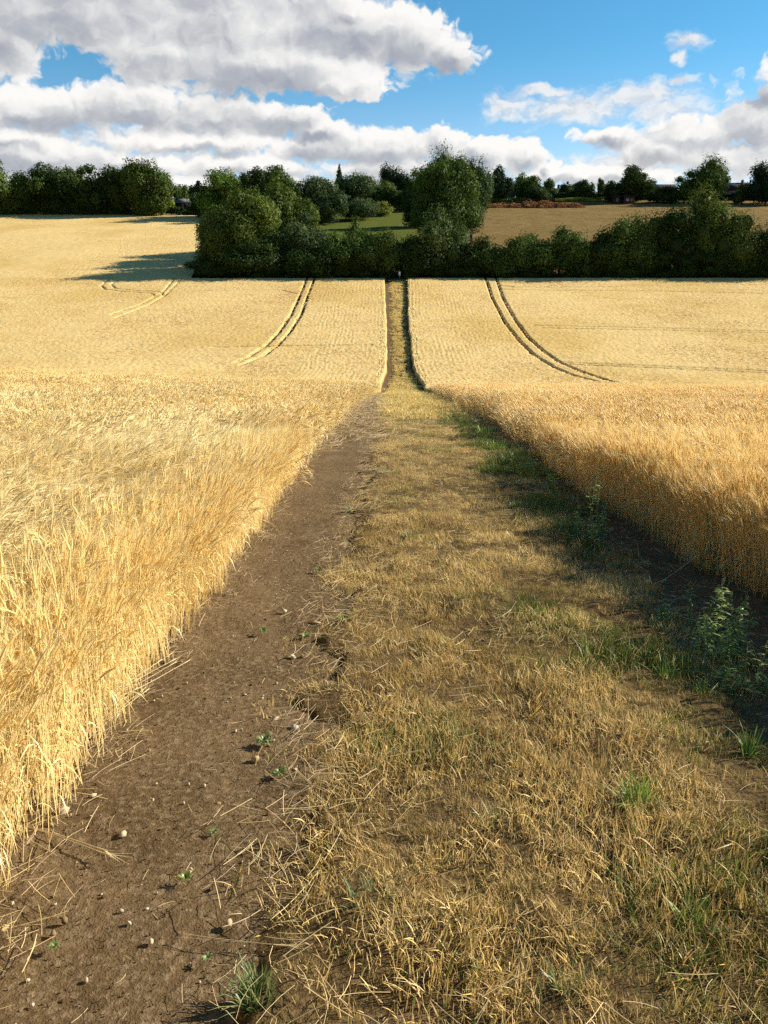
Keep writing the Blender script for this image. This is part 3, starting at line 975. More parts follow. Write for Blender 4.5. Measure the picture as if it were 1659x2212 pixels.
STONES = [  # x, row, width in pixels, tone, label
    (138, 1756, 44, (1.0, .92, .78), .45, 'long flat cream stone at the foot of the left barley'),
    (140, 1994, 22, (.45, .38, .28), 1.0, 'upright brown oval pebble casting a shadow near the lower left corner'),
    (116, 2020, 20, (.55, .47, .34), .7, 'brown pebble just below the upright oval one, lower left'),
    (498, 2001, 24, (1.0, .90, .72), .9, 'round cream stone with dark shadow at the edge of the dry grass, bottom'),
    (8, 2014, 26, (1.1, .95, .62), .8, 'yellowish stone cut off by the left edge of the view'),
    (552, 1646, 24, (.95, .82, .58), .9, 'angular tan stone right under the grey-green weed on the path edge'),
    (635, 1577, 26, (.9, .95, 1.1), .7, 'bluish grey broken flint lying in straw beside the path'),
    (630, 1424, 28, (1.15, 1.12, 1.05), .7, 'largest white flint on the right edge of the path'),
    (652, 1421, 16, (.5, .42, .33), .7, 'small brown stone touching the right side of the white flint'),
    (683, 1349, 30, (.85, .70, .52), .4, 'flat pinkish brown stone beside the bright green weed in the grass edge'),
    (593, 1557, 26, (1.05, .95, .78), .4, 'flat cream stone among straw, left of the bluish flint'),
    (205, 1568, 20, (.55, .50, .38), .9, 'grey brown stone half hidden in the flattened straw'),
    (267, 1806, 28, (1.15, 1.08, .92), .5, 'crumbly white chalk lump in the middle of the dirt path'),
    (473, 1742, 20, (.62, .50, .34), .7, 'brown angular stone on the path beside the lowest straw heap'),
    (331, 1734, 13, (1.2, 1.15, 1.0), .8, 'small white stone in the path, right of the long flat cream one'),
    (280, 1998, 13, (1.3, 1.25, 1.15), 1.1, 'bright white tooth-shaped pebble standing on the lower path'),
    (327, 2039, 22, (1.05, .93, .78), .6, 'pale tilted pebble right below the white tooth-shaped one'),
    (71, 2175, 12, (1.2, 1.2, 1.3), .7, 'small bluish white chip at the bottom left of the path'),
    (187, 2121, 16, (1.15, 1.05, .85), .7, 'cream pebble near the bottom of the path'),
    (567, 1512, 11, (1.1, .95, .75), .8, 'small cream pebble in the path, left of the straw edge'),
    (613, 1324, 16, (1.2, 1.15, 1.05), .6, 'white pebble on the bare path above the white flint'),
    (200, 1723, 20, (1.1, 1.0, .82), .6, 'cream stone under a straw beside the left crop'),
    (413, 1881, 11, (1.2, 1.15, 1.0), .8, 'white pebble just above the light green weed on the path'),
    (111, 1786, 16, (.9, .78, .55), .8, 'rounded tan pebble below the long flat cream stone'),
]
for i, (x, row, w, tone, fl, lb) in enumerate(STONES):
    X_, Y_, Z_ = unproj(x, row)
    s = w * px_m(Y_, Z_) * .62
    o = new_obj('stone', rock_mesh(900 + i, tone, flat=fl, sub=1), None, [M['stone']])
    o.location = (X_, Y_, Z_ + s * fl * .34 + .004); o.scale = (s, s, s); o.rotation_euler = (0, 0, i * 1.7 if i else .35)
    tag(o, lb, 'stone', 'stones on the path')


# ---- weeds, grass tufts and thistles (things)
def rosette(seed, rad, n, hgt, c0, c1):
    r = np.random.default_rng(seed); bag = Bag()
    for i in range(n):
        a = i * 2.4 + r.normal(0, .2); L = rad * r.uniform(.5, 1); lv = np.array([cos(a), sin(a), 0])
        t = np.linspace(0, 1, 5); up = hgt * r.uniform(.5, 1.3)
        P = np.outer(t, lv * L) + np.outer(np.sin(t * 2.2), [0, 0, up])
        wv = L * .34 * np.array([.2, .6, 1, .75, .05])
        f = r.uniform()
        bag.ribbon(P, wv, np.array([-lv[1], lv[0], r.normal(0, .25)]), np.array(c0) * (1 - f) + np.array(c1) * f)
    return bag.mesh('weed')


LG, GG = ((.22, .27, .05), (.12, .18, .035)), ((.13, .18, .045), (.20, .25, .08))
WEEDS = [
    (572, 1612, 46, GG, 'grey-green leafy weed on the right edge of the dirt path above a tan stone'),
    (402, 1907, 38, LG, 'small light green rosette alone in the lower middle of the dirt path'),
    (605, 1680, 40, GG, 'low grey-green weed in straw just below the taller grey-green one'),
    (659, 1382, 30, LG, 'small green weed left of the white flint in the grass edge'),
    (568, 1370, 26, GG, 'tiny dark green weed alone on the bare middle path'),
    (741, 1347, 40, LG, 'bright green weed in dry grass right of the flat brown stone'),
    (689, 1238, 26, GG, 'small dark green weed at the upper edge of path and grass'),
    (120, 2054, 30, GG, 'faint grey-green seedling low on the left of the path'),
    (462, 1806, 26, GG, 'faint grey-green seedling on the path below the brown angular stone'),
    (449, 2080, 28, GG, 'dark seedling in straw near the bottom of the path'),
]
for i, (x, row, w, cc, lb) in enumerate(WEEDS):
    X_, Y_, Z_ = unproj(x, row); s = w * px_m(Y_, Z_) * .55
    o = new_obj('weed', rosette(1000 + i, s, 22, s * .55, *cc), None, [M['weed']]); o.location = (X_, Y_, Z_ + .012)
    tag(o, lb, 'weed', 'weeds on the path')


def tuft(seed, rad, n, h, cols, width, spread=.8):
    r = np.random.default_rng(seed); bag = Bag()
    for i in range(n):
        a, q = r.uniform(0, 2 * pi), rad * math.sqrt(r.uniform()) * .55
        b_ = np.array([q * cos(a), q * sin(a), -.01]); lv = np.array([cos(a + r.normal(0, .7)), sin(a + r.normal(0, .7)), 0])
        hh = h * r.uniform(.5, 1.1); ln = hh * abs(r.normal(.5, .35)) * spread
        t = np.linspace(0, 1, 5)
        P = b_ + np.outer(t - .3 * t ** 3 * min(ln / hh, 1), [0, 0, hh]) + np.outer(t ** 1.7, lv * ln)
        c = np.array(cols[r.integers(0, len(cols))]) * r.uniform(.8, 1.25)
        bag.ribbon(P, width * np.array([1, 1.1, .9, .6, .08]), np.array([-lv[1], lv[0], r.normal(0, .3)]), c)
    return bag.mesh('grass_tuft')


BG_ = [(.15, .26, .03), (.22, .30, .05), (.09, .17, .025)]; DG_ = [(.10, .16, .04), (.15, .20, .06), (.24, .24, .09)]
TUFTS = [
    (552, 2172, 135, DG_, .10, 'broad dark green grass tuft at the bottom edge between path and dry grass'),
    (800, 1985, 150, DG_, .10, 'dark green grass tuft in dry grass left of centre near the bottom'),
    (1376, 1758, 110, BG_, .16, 'brightest green grass tuft standing in the dry grass, lower right'),
    (1068, 1812, 80, DG_, .11, 'grey-green grass tuft in the dry grass below the middle of the verge'),
    (1489, 2015, 70, BG_, .10, 'small light green tuft in tangled dry grass near the lower right corner'),
    (1226, 2160, 110, DG_, .11, 'dull green tuft at the bottom edge of the dry grass'),
    (845, 1030, 62, DG_, .12, 'blue-green weedy tuft beside the upper path among straw'),
    (888, 1168, 52, DG_, .10, 'dark green tuft in the middle of the grass strip'),
    (1119, 1106, 48, BG_, .14, 'bright green tuft on the grass strip left of the tall thistle'),
    (1110, 1008, 90, BG_, .24, 'lush green grass clump on the shaded right edge of the strip'),
    (1047, 943, 62, BG_, .26, 'upper lush green grass clump at the right edge of the strip'),
    (1075, 975, 70, BG_, .22, 'green grass clump between the two lush ones on the right edge'),
    (759, 1107, 50, DG_, .08, 'low dark green tuft on the right edge of the path'),
    (1435, 1480, 60, BG_, .14, 'thin green grass blades left of the big thistle'),
    (1520, 1512, 60, BG_, .11, 'short yellow-green grass below the big thistle'),
    (1615, 1640, 60, BG_, .13, 'olive green tuft near the right edge below the bare soil'),
]
for i, (x, row, w, cc, h, lb) in enumerate(TUFTS):
    X_, Y_, Z_ = unproj(x, row); s = w * px_m(Y_, Z_) * .5
    far = max(1, Y_ / 4)
    o = new_obj('grass_tuft', tuft(1100 + i, s, 60 if i in (3, 4, 5, 13, 14, 15) else 130, h, cc, .004 * far ** .6), None, [M['weed']]); o.location = (X_, Y_, Z_ + .015)
    tag(o, lb, 'grass tuft', 'green tufts in the dry grass')


def thistle(seed, h, stems, rad, thick=1.0, leaf=1.0, dens=26):
    """returns stems mesh, leaves mesh"""
    r = np.random.default_rng(seed); st, lf = Bag(), Bag()
    for s_ in range(stems):
        a = r.uniform(0, 2 * pi); b_ = np.array([cos(a), sin(a), 0]) * rad * math.sqrt(r.uniform()) * (s_ > 0)
        hh = h * (1 if s_ == 0 else r.uniform(.6, .95)); ld = np.array([r.normal(0, .10), r.normal(0, .10), 0])
        t = np.linspace(0, 1, 7)
        P = b_ + np.outer(t, [0, 0, hh]) + np.outer(t ** 2, ld * hh)
        st.tube(P, .004 * thick * (1.1 - .7 * t), 4, (.16, .22, .06))
        for q in range(int(dens * 1.5)):
            tt = r.uniform(.06, .97); p0 = b_ + np.array([0, 0, hh * tt]) + ld * hh * tt ** 2
            la = q * 2.4 + r.normal(0, .3); lv = np.array([cos(la), sin(la), 0]); L = leaf * (.070 - .036 * tt) * r.uniform(.7, 1.3)
            u = np.linspace(0, 1, 6); upw = r.uniform(.1, .7)
            PP = p0 + np.outer(u, lv * L) + np.outer(u * upw - .5 * u * u, [0, 0, L])
            c = np.array([.23, .30, .062]) * r.uniform(.7, 1.4) + np.array([.03, .03, .03]) * r.uniform()
            sv = np.array([-lv[1], lv[0], r.normal(0, .3)])
            lf.ribbon(PP, L * np.array([.10, .30, .09, .26, .08, .02]), sv, c)       # spiny lobed leaf
        for q in range(5):
            tt = r.uniform(.9, 1.03); a2 = r.uniform(0, 6.28)
            p0 = P[-1] * 1.0 + np.array([cos(a2), sin(a2), 0]) * .016 * leaf + np.array([0, 0, (tt - 1) * hh * .4])
            lf.tube([p0, p0 + [0, 0, .008], p0 + [0, 0, .018]], np.array([.002, .006, .002]) * leaf, 5, (.13, .19, .08))
    return st.mesh('stem'), lf.mesh('foliage')


THISTLES = [  # x, base row, top row, stems, spread px, density, label
    (1552, 1424, 1258, 5, 60, 40, 'tallest bushy thistle with many stems on bare soil before the right barley'),
    (1585, 1418, 1290, 3, 20, 34, 'thistle stems at the right side of the tall bushy thistle'),
    (1434, 1346, 1303, 3, 34, 22, 'low spiny thistle left of the tall bushy one'),
    (1488, 1338, 1267, 1, 4, 14, 'slender single thistle stem between the low and the tall thistle'),
    (1621, 1508, 1390, 1, 6, 16, 'slender leaning thistle stem near the right edge of the view'),
    (1602, 1490, 1390, 1, 6, 12, 'thin bare thistle stem just left of the leaning one'),
    (1564, 1484, 1432, 2, 14, 20, 'short thistle in front of the tall bushy one'),
    (1269, 1172, 1022, 3, 22, 24, 'tall spindly thistle in the shade of the right barley, middle distance'),
    (1236, 1160, 1092, 4, 26, 22, 'low green thistle at the left foot of the tall spindly one'),
    (1302, 1158, 1090, 3, 22, 22, 'low green thistle at the right foot of the tall spindly one'),
    (1185, 1062, 1015, 3, 16, 22, 'small thistle beside the lush green grass clump'),
    (1148, 1028, 988, 2, 12, 20, 'farthest small thistle at the tip of the lush grass'),
]
for i, (x, row, top, ns, sp, dn_, lb) in enumerate(THISTLES):
    X_, Y_, Z_ = unproj(x, row); pm_ = px_m(Y_, Z_)
    h = zrow(top, Y_) - Z_
    root = empty('thistle', (X_, Y_, Z_))
    a_, b_ = thistle(1200 + i, h, ns, sp * pm_, max(1, Y_ / 6), max(1, Y_ / 7), dn_)
    new_obj('stem', a_, root, [M['weed']]); new_obj('foliage', b_, root, [M['weed']])
    tag(root, lb, 'thistle', 'thistles along the right crop')

# green barley stalks, bent broken stalk, flattened bundles
X_, Y_, Z_ = unproj(1533, 1236)
bag = Bag()
for i in range(9):
    q = rng.normal(0, .05, 2); h = rng.uniform(.38, .62); t = np.linspace(0, 1, 6)
    P = np.outer(t, [rng.normal(0, .04), rng.normal(0, .04), h]) + [q[0], q[1], 0]
    bag.tube(P, .0035 * (1.1 - .5 * t), 3, np.array([.20, .27, .06]) * rng.uniform(.8, 1.2))
    for a_ in range(6):
        d = np.array([rng.normal(0, .25), rng.normal(0, .25), 1]); p0 = P[-1] - [0, 0, .06]
        bag.ribbon([p0, p0 + d * .08, p0 + d * .16], [.006, .003, .001], [1, .3, 0], np.array([.26, .32, .09]))
o = new_obj('green_barley', bag.mesh('green_barley'), None, [M['weed']]); o.location = (X_, Y_, Z_)
tag(o, 'few unripe green barley stalks standing before the ripe barley at right', 'barley')


def lying(name, segs, n, spread, thick, lb, lift=.02):
    bag = Bag(); P0 = np.array([unproj(x, y) for x, y, *_ in segs]); P0[:, 2] += [s[2] if len(s) > 2 else lift for s in segs]
    for i in range(n):
        o1, o2 = rng.normal(0, spread, 3), rng.normal(0, spread, 3); o1[2] = abs(o1[2]) * .4; o2[2] = abs(o2[2]) * .4
        t = np.linspace(0, 1, 9); w = np.linspace(0, 1, len(P0))
        P = np.stack([np.interp(t, w, P0[:, k_]) for k_ in range(3)], 1) + np.outer(1 - t, o1) + np.outer(t, o2)
        bag.tube(P - P0[0], thick * rng.uniform(.7, 1.2), 4, PALE * rng.uniform(.75, 1.12))
        e = P[-1] - P0[0]; d = P[-1] - P[-2]; d /= np.linalg.norm(d)
        bag.tube([e, e + d * .03, e + d * .06], [thick, thick * 2.2, thick], 4, PALE * .9)
        for k_ in range(5):
            s_ = d + rng.normal(0, .15, 3); bag.ribbon([e + d * .04, e + s_ * .11], [thick * 1.2, thick * .3], np.cross(d, [0, 0, 1]), PALE)
    o = new_obj(name, bag.mesh(name), None, [M['straw_plain']]); o.location = P0[0]
    tag(o, lb, 'straw')


lying('straw_bundle', [(83, 1578), (200, 1535), (291, 1492), (367, 1446)], 6, .03, .0012, 'flattened sheaf of pale straw slanting from the left barley onto the path', .03)
lying('straw_bundle', [(159, 1628), (225, 1570), (291, 1514)], 4, .025, .0011, 'thinner lower sheaf of flattened straw reaching onto the path')
lying('straw_stalk', [(55, 1792), (130, 1815), (207, 1845)], 2, .006, .0014, 'single long straw stalk poking from the lower left crop over the path')
lying('straw_stalk', [(395, 2035), (470, 2045), (590, 2058)], 2, .006, .0014, 'long straw stalk lying at the bottom beside the round cream stone')
lying('broken_stalk', [(1570, 1240, .02), (1523, 1232, .18), (1485, 1240, .09), (1442, 1254, .02)], 2, .015, .002, 'bent broken pale stalk drooping from the right barley onto the soil')

# ------------------------------------------------------------------ land beyond the hedge
def sheet(name, x0, x1, y0, y1, lift, mat, n=90, hump=.3):
    Xs, Ys = np.meshgrid(np.linspace(x0, x1, n), np.linspace(y0, y1, n))
    return new_obj(name, grid_mesh(name, Xs, Ys, G(Xs, Ys) + lift + (fbm(Xs * .15, Ys * .15, 8, 3) - .5) * hump, smooth_=True), None, [mat])


o = sheet('meadow', 16, 230, 168, 372, .12, M['meadow']); tag(o, 'parched brown grass meadow rising beyond the hedge', 'meadow', kind='structure')
o = sheet('lawn', -46, 15.5, 172, 316, .12, M['lawn']); tag(o, 'green mown lawn glimpsed between trees beyond the hedge', 'lawn', kind='structure')
o = sheet('headland', -46, 120, HEDGE_Y - .2, 171.9, .04, M['land'], 60, .1); tag(o, 'dark strip of earth under the hedge along the far field edge', 'ground', kind='structure')


# ------------------------------------------------------------------ trees and hedges
def ico_unit():
    import bmesh
    bm = bmesh.new(); bmesh.ops.create_icosphere(bm, subdivisions=2, radius=1)
    a = np.array([v.co[:] for v in bm.verts]), np.array([[v.index for v in f.verts] for f in bm.faces]); bm.free()
    return a


ICO = ico_unit()


def crown_mesh(w, h, z0, seed, n_leaf, leaf, cA, cB, shape='round', depth=None, nblob=22, ragged=1.0):
    r = np.random.default_rng(seed)
    n_leaf = int(n_leaf * 2.6)
    dpt = depth or w
    B, Rd = [], []
    for i in range(nblob):
        d = r.normal(size=3); d /= np.linalg.norm(d)
        q = r.uniform(.35, .8)
        c = d * q
        if shape == 'cone':
            zz = r.uniform(-.95, .9); rr = (1 - zz) / 2 * .75; a = r.uniform(0, 6.28); c = np.array([cos(a) * rr * .7, sin(a) * rr * .7, zz]); rad = .13 + .28 * (1 - zz) / 2
        elif shape == 'column':
            c = np.array([d[0] * .35, d[1] * .35, r.uniform(-.85, .85)]); rad = r.uniform(.3, .42) * (1 - .35 * abs(c[2]))
        elif shape == 'hedge':
            c = np.array([r.uniform(-.85, .85), r.uniform(-.6, .6), r.uniform(-.8, .62)]); rad = r.uniform(.26, .42)
        elif shape == 'dome':
            c = np.array([d[0] * q, d[1] * q, abs(d[2]) * q * 1.45 - .75]); rad = r.uniform(.30, .46)
        else:
            if c[2] < -.5: c[2] *= .7
            rad = r.uniform(.24, .44) if i % 3 else r.uniform(.15, .24); c = c * (1 if i % 3 else 1.12)
        B.append(c); Rd.append(rad)
    B, Rd = np.array(B), np.array(Rd)
    # leaves on the shells of the blobs, a few strays between
    wt = Rd ** 2; bi = r.choice(nblob, n_leaf, p=wt / wt.sum())
    D = r.normal(size=(n_leaf, 3)); D[:, 2] += .15; D /= np.linalg.norm(D, axis=1, keepdims=True)
    lump = 1 + .22 * ragged * np.sin(D[:, 0] * 7 + bi * 1.3) * np.sin(D[:, 1] * 6 + bi) + .10 * np.sin(D[:, 2] * 13 + bi * 2.1)
    rr = Rd[bi] * lump * (1 - np.abs(r.normal(0, .13, n_leaf))) * np.where(r.uniform(size=n_leaf) < .05 * ragged, r.uniform(1.05, 1.3, n_leaf), 1)
    Pn = B[bi] + D * rr[:, None]
    keep = np.ones(n_leaf, bool)
    for c, rad in zip(B, Rd):
        keep &= np.linalg.norm(Pn - c, axis=1) > rad * .55
    Pn, D, bi = Pn[keep], D[keep], bi[keep]
    lo_, hi_ = np.percentile(Pn, 1.2, 0), np.percentile(Pn, 98.8, 0)
    mid_, half_ = (lo_ + hi_) / 2, (hi_ - lo_) / 2
    Pn = (Pn - mid_) / half_; B = (B - mid_) / half_; Rn = Rd[:, None] / half_
    S = np.array([w / 2, dpt / 2, h / 2])
    P = Pn * S
    P[:, 2] += z0 + h / 2
    mn = z0 + .05
    P[:, 2] = np.where(P[:, 2] < mn, mn + r.uniform(0, .25 * h, len(P)), P[:, 2])
    n = len(P)
    N_ = D * 1.1 + r.normal(size=(n, 3)) * .48; N_ /= np.linalg.norm(N_, axis=1, keepdims=True)
    A = np.cross(N_, r.normal(size=(n, 3))); A /= np.linalg.norm(A, axis=1, keepdims=True) + 1e-9
    Bv = np.cross(N_, A)
    s1 = leaf * .72 * r.uniform(.55, 1.25, n)[:, None]; s2 = s1 * r.uniform(.5, .85, n)[:, None]
    bend = N_ * s1 * r.uniform(-.35, .1, n)[:, None]
    v = np.stack([P - A * s1 + bend, P - Bv * s2, P + A * s1 + bend, P + Bv * s2], 1).reshape(-1, 3)
    i = np.arange(n)[:, None] * 4
    T = np.concatenate([i + [[0, 1, 3]], i + [[1, 2, 3]]])
    f = np.clip(r.uniform(size=nblob)[bi] * .75 + r.uniform(size=n) * .3 - .03, 0, 1)[:, None]
    c = (np.array(cA) * (1 - f) + np.array(cB) * f) * r.uniform(.9, 1.1, n)[:, None]
    cv = np.repeat(c, 4, 0)
    hv, ht, hc = [v], [T], [cv]; nv = len(v)
    U_, UT = ICO
    for c0, rn in zip(B, Rn):  # solid cores, darker than the leaves, added to block light through the crown
        q = (c0 + U_ * rn * (.44 + .20 * r.uniform(size=(len(U_), 1)))) * S
        q[:, 2] = np.maximum(q[:, 2] + z0 + h / 2, z0 + .03)
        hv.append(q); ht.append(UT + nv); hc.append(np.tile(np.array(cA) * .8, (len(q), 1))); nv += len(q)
    return mesh_np('crown', np.concatenate(hv), [np.concatenate(ht)], np.concatenate(hc))


def trunk_mesh(h, r0, seed, w):
    r = np.random.default_rng(seed); bag = Bag(); t = np.linspace(0, 1, 8)
    P = np.outer(t, [r.normal(0, .03) * h, r.normal(0, .03) * h, h]); P[:, 2] -= .4
    bag.tube(P, r0 * (1.25 - t * .95), 8)
    for k_ in range(5):
        j = r.uniform(.35, .8); a = k_ * 1.3 + r.uniform(); p0 = P[int(j * 7)]; L = w * r.uniform(.25, .4)
        d = np.array([cos(a), sin(a), r.uniform(.5, 1.1)]); u = np.linspace(0, 1, 5)
        bag.tube(p0 + np.outer(u, d * L), r0 * .45 * (1.05 - u), 5)
    return bag.mesh('trunk', True)


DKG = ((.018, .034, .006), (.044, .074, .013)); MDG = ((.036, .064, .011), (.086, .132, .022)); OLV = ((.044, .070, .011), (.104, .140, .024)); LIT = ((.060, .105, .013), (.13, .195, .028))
GRY = ((.030, .054, .016), (.078, .112, .038)); PLE = ((.07, .10, .030), (.14, .175, .06)); CON = ((.013, .028, .010), (.030, .054, .019)); YEL = ((.12, .150, .022), (.22, .24, .046))

NT = [0]


def tree(x, top, wpx, Y, cols, label, shape='round', base=None, leaf=.34, n=5200, skirt=.14, name='tree', cat='tree', group=None, nb=24, depth=None, ragged=1.0, trunk=True):
    NT[0] += 1
    zt = zrow(top, Y)
    X_ = xcol(x, Y, zt * .5 + float(G(0, Y)) * .5)
    zg = float(G(X_, Y)) if base is None else zrow(base, Y)
    h = zt - zg; w = wpx * px_m(Y, (zt + zg) / 2)
    root = empty(name, (X_, Y, zg))
    z0 = h * skirt
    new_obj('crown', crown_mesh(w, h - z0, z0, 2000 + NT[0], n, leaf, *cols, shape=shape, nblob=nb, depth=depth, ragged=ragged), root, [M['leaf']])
    if trunk: new_obj('trunk', trunk_mesh(h * .72, max(.12, h * .022), 3000 + NT[0], w), root, [M['bark']])
    tag(root, label, cat, group)
    return root


TL = 'trees of the left skyline'; TC = 'trees of the middle copse'; TR = 'trees of the right skyline'; TH_ = 'bushes of the far hedge'
# left skyline row
tree(8, 352, 128, 300, MDG, 'round green tree at the far left edge of the skyline', group=TL, skirt=.0, n=8000, nb=30, leaf=.45)
tree(118, 361, 118, 302, DKG, 'broad dark tree second from the left on the skyline', group=TL, skirt=.0, n=8000, nb=30, leaf=.45)
tree(172, 366, 70, 312, MDG, 'green tree peeping from behind the broad dark one on the left skyline', group=TL, skirt=.0, n=4500, leaf=.45)
tree(236, 362, 112, 300, DKG, 'darkest rounded tree in the middle of the left skyline row', group=TL, skirt=.0, n=7500, nb=28, leaf=.45)
tree(192, 388, 60, 299, DKG, 'low dark tree filling the gap between the two dark skyline trees', group=TL, skirt=.0, n=3500, leaf=.45)
tree(60, 385, 60, 304, DKG, 'low dark tree in the dip right of the leftmost tree', group=TL, skirt=.0, n=3500, leaf=.45)
tree(318, 348, 98, 296, OLV, 'tall olive-lit tree ending the left skyline row', group=TL, skirt=.0, n=8500, nb=30, leaf=.42, depth=12)
tree(360, 374, 54, 316, MDG, 'smaller airy tree leaning on the right of the olive-lit one', group=TL, skirt=.3, n=3600, leaf=.42, ragged=1.6)
tree(390, 400, 36, 345, MDG, 'small distant tree above the shed roof', group=TL, n=1500, leaf=.42, skirt=.0)
tree(408, 404, 22, 352, DKG, 'tiny distant bush right of the small tree above the shed', group=TL, n=900, leaf=.4, skirt=.0)
tree(432, 393, 28, 288, CON, 'narrow dark conifer at the left end of the middle trees', 'cone', group=TC, skirt=.02, n=2200, leaf=.35)
tree(482, 371, 98, 286, LIT, 'bright-topped green tree beside the narrow conifer', group=TC, skirt=.0, n=7500, nb=28, leaf=.42)
tree(532, 368, 84, 290, DKG, 'blackish rounded tree right of the bright-topped one', group=TC, skirt=.0, n=6000, leaf=.42)
tree(590, 362, 92, 282, MDG, 'tall dark green tree behind the olive tree of the copse', group=TC, skirt=.0, n=7000, nb=26, leaf=.42)
tree(694, 386, 106, 272, GRY, 'grey-green broad tree in the middle of the copse, left of the birch', group=TC, skirt=.03, n=9000, nb=32, leaf=.36)
tree(650, 398, 60, 268, DKG, 'dark tree just left of the grey-green broad one', group=TC, skirt=.0, n=3500, leaf=.4)
tree(732, 363, 24, 326, CON, 'pointed dark spruce rising above the copse', 'cone', group=TC, skirt=.02, n=2400, leaf=.35)
tree(770, 378, 92, 284, GRY, 'tall birch-like tree with hanging foliage at the lawn edge', 'column', group=TC, skirt=.04, n=9500, nb=34, leaf=.34, ragged=1.5)
tree(820, 437, 54, 299, YEL, 'low yellow-green bush at the edge of the lawn', 'dome', group=TC, skirt=0, n=2600, leaf=.3, name='bush', cat='bush')
tree(826, 394, 66, 322, OLV, 'olive rounded tree behind the yellow-green lawn bush', group=TC, skirt=.0, n=4200, leaf=.4)
tree(850, 361, 66, 332, CON, 'dark ragged pine standing above the olive tree', group=TC, skirt=.05, n=4200, leaf=.42, ragged=1.6)
tree(900, 364, 64, 328, MDG, 'mid green tree between the dark pine and the great central tree', group=TC, skirt=.0, n=4200, leaf=.42)
tree(868, 410, 100, 314, DKG, 'dark shrubbery along the top of the lawn', 'hedge', group=TC, skirt=0, n=4200, leaf=.38, name='shrubbery', cat='bush', depth=5, trunk=False)
tree(955, 325, 92, 226, PLE, 'pale airy crown showing behind the great central tree', group=TC, skirt=.25, n=7000, nb=30, leaf=.3, ragged=1.8)
tree(1020, 346, 84, 222, GRY, 'pale green crown on the right shoulder of the great central tree', group=TC, skirt=.15, n=5500, nb=26, leaf=.32, ragged=1.5)
tree(964, 350, 140, 208, MDG, 'great round central tree, tallest of the copse', group=TC, skirt=.20, n=17000, nb=46, leaf=.33)
tree(947, 455, 126, 174, ((.034, .058, .013), (.082, .115, .030)), 'bushy tree in the hedge before the great central tree', 'dome', group=TC, skirt=0, n=12000, nb=36, leaf=.26)
tree(902, 392, 62, 262, DKG, 'added dark tree at the right end of the lawn, put there to shade it', group=TC, skirt=.0, n=5000, leaf=.36)  # tree added to cast its shade across the lawn
tree(796, 404, 62, 334, DKG, 'dark distant tree closing the gap right of the birch-like tree', group=TC, skirt=0, n=3200, leaf=.42)
# left front copse
tree(526, 418, 156, 177, OLV, 'sunlit olive-yellow tree at the front left of the copse', group=TC, skirt=.04, n=14000, nb=40, leaf=.28)
tree(492, 436, 118, 190, MDG, 'green tree tucked behind the left corner of the copse', group=TC, skirt=.0, n=8000, nb=30, leaf=.3)
tree(470, 470, 96, 174, OLV, 'shorter olive tree at the left corner of the copse', 'dome', group=TC, skirt=0, n=8000, nb=30, leaf=.27)
tree(628, 396, 110, 206, OLV, 'tall olive tree in the heart of the copse', group=TC, skirt=.05, n=11000, nb=34, leaf=.32)
tree(655, 478, 132, 177, GRY, 'dark maple with grey-green leaves at the front of the copse', group=TC, skirt=.0, n=12000, nb=38, leaf=.28)
tree(545, 520, 140, 171.5, DKG, 'blackish undergrowth at the foot of the olive-yellow tree', 'dome', group=TC, skirt=0, n=8000, nb=30, leaf=.26, name='bush', cat='bush')
tree(462, 540, 70, 171.5, DKG, 'dark bush at the very left corner of the hedge', 'dome', group=TH_, skirt=0, n=4200, leaf=.26, name='bush', cat='bush')
tree(668, 538, 118, 170.5, DKG, 'dark bush at the foot of the grey-green maple', 'dome', group=TH_, skirt=0, n=6500, nb=28, leaf=.26, name='bush', cat='bush')
tree(765, 474, 50, 181, OLV, 'small conical bush standing on the lawn behind the hedge', 'dome', group=TH_, skirt=0, n=3200, leaf=.22, name='bush', cat='bush')
HB = [
    (745, 503, 88, 171.5, MDG, 'leafy hedge bush right of the maple'), (800, 501, 88, 172, MDG, 'sunny-topped hedge bush below the lawn'), (850, 500, 76, 172, OLV, 'hedge bush left of the path end'),
    (905, 512, 70, 171, DKG, 'dark hedge bush right of the path end'), (1040, 515, 84, 171.5, DKG, 'hedge bush right of the bushy central tree'), (1095, 518, 76, 171.2, MDG, 'low hedge bush below the brown meadow'),
    (1150, 508, 84, 171.5, MDG, 'hedge bush at the middle of the right hedge'), (1210, 496, 92, 172, MDG, 'rounded hedge bush with yellowish top'), (1275, 508, 84, 171.2, DKG, 'low dark hedge bush right of the yellowish-topped one'),
    (1340, 478, 96, 172.5, MDG, 'taller hedge bush below the dead branch'), (1392, 464, 92, 174, OLV, 'olive tall hedge bush beneath the red shed'), (1452, 446, 100, 174.5, DKG, 'very dark tall hedge bush left of the hedge tree'),
    (1592, 444, 124, 173.5, OLV, 'long olive shoulder of the hedge right of the hedge tree'), (1662, 468, 104, 172, DKG, 'hedge bush running out at the right edge'), (1740, 480, 110, 173, MDG, 'hedge bush beyond the right edge'),
]
for (x, top, w, Y, cc, lb) in HB:
    tree(x, top, w * 1.22, Y, cc, lb, 'dome', group=TH_, skirt=0, n=6500, nb=28, leaf=.25, name='hedge_bush', cat='bush')
tree(1520, 414, 124, 176, OLV, 'largest hedge tree, green-lit, near the right edge', group=TH_, skirt=0, n=12000, nb=38, leaf=.28)
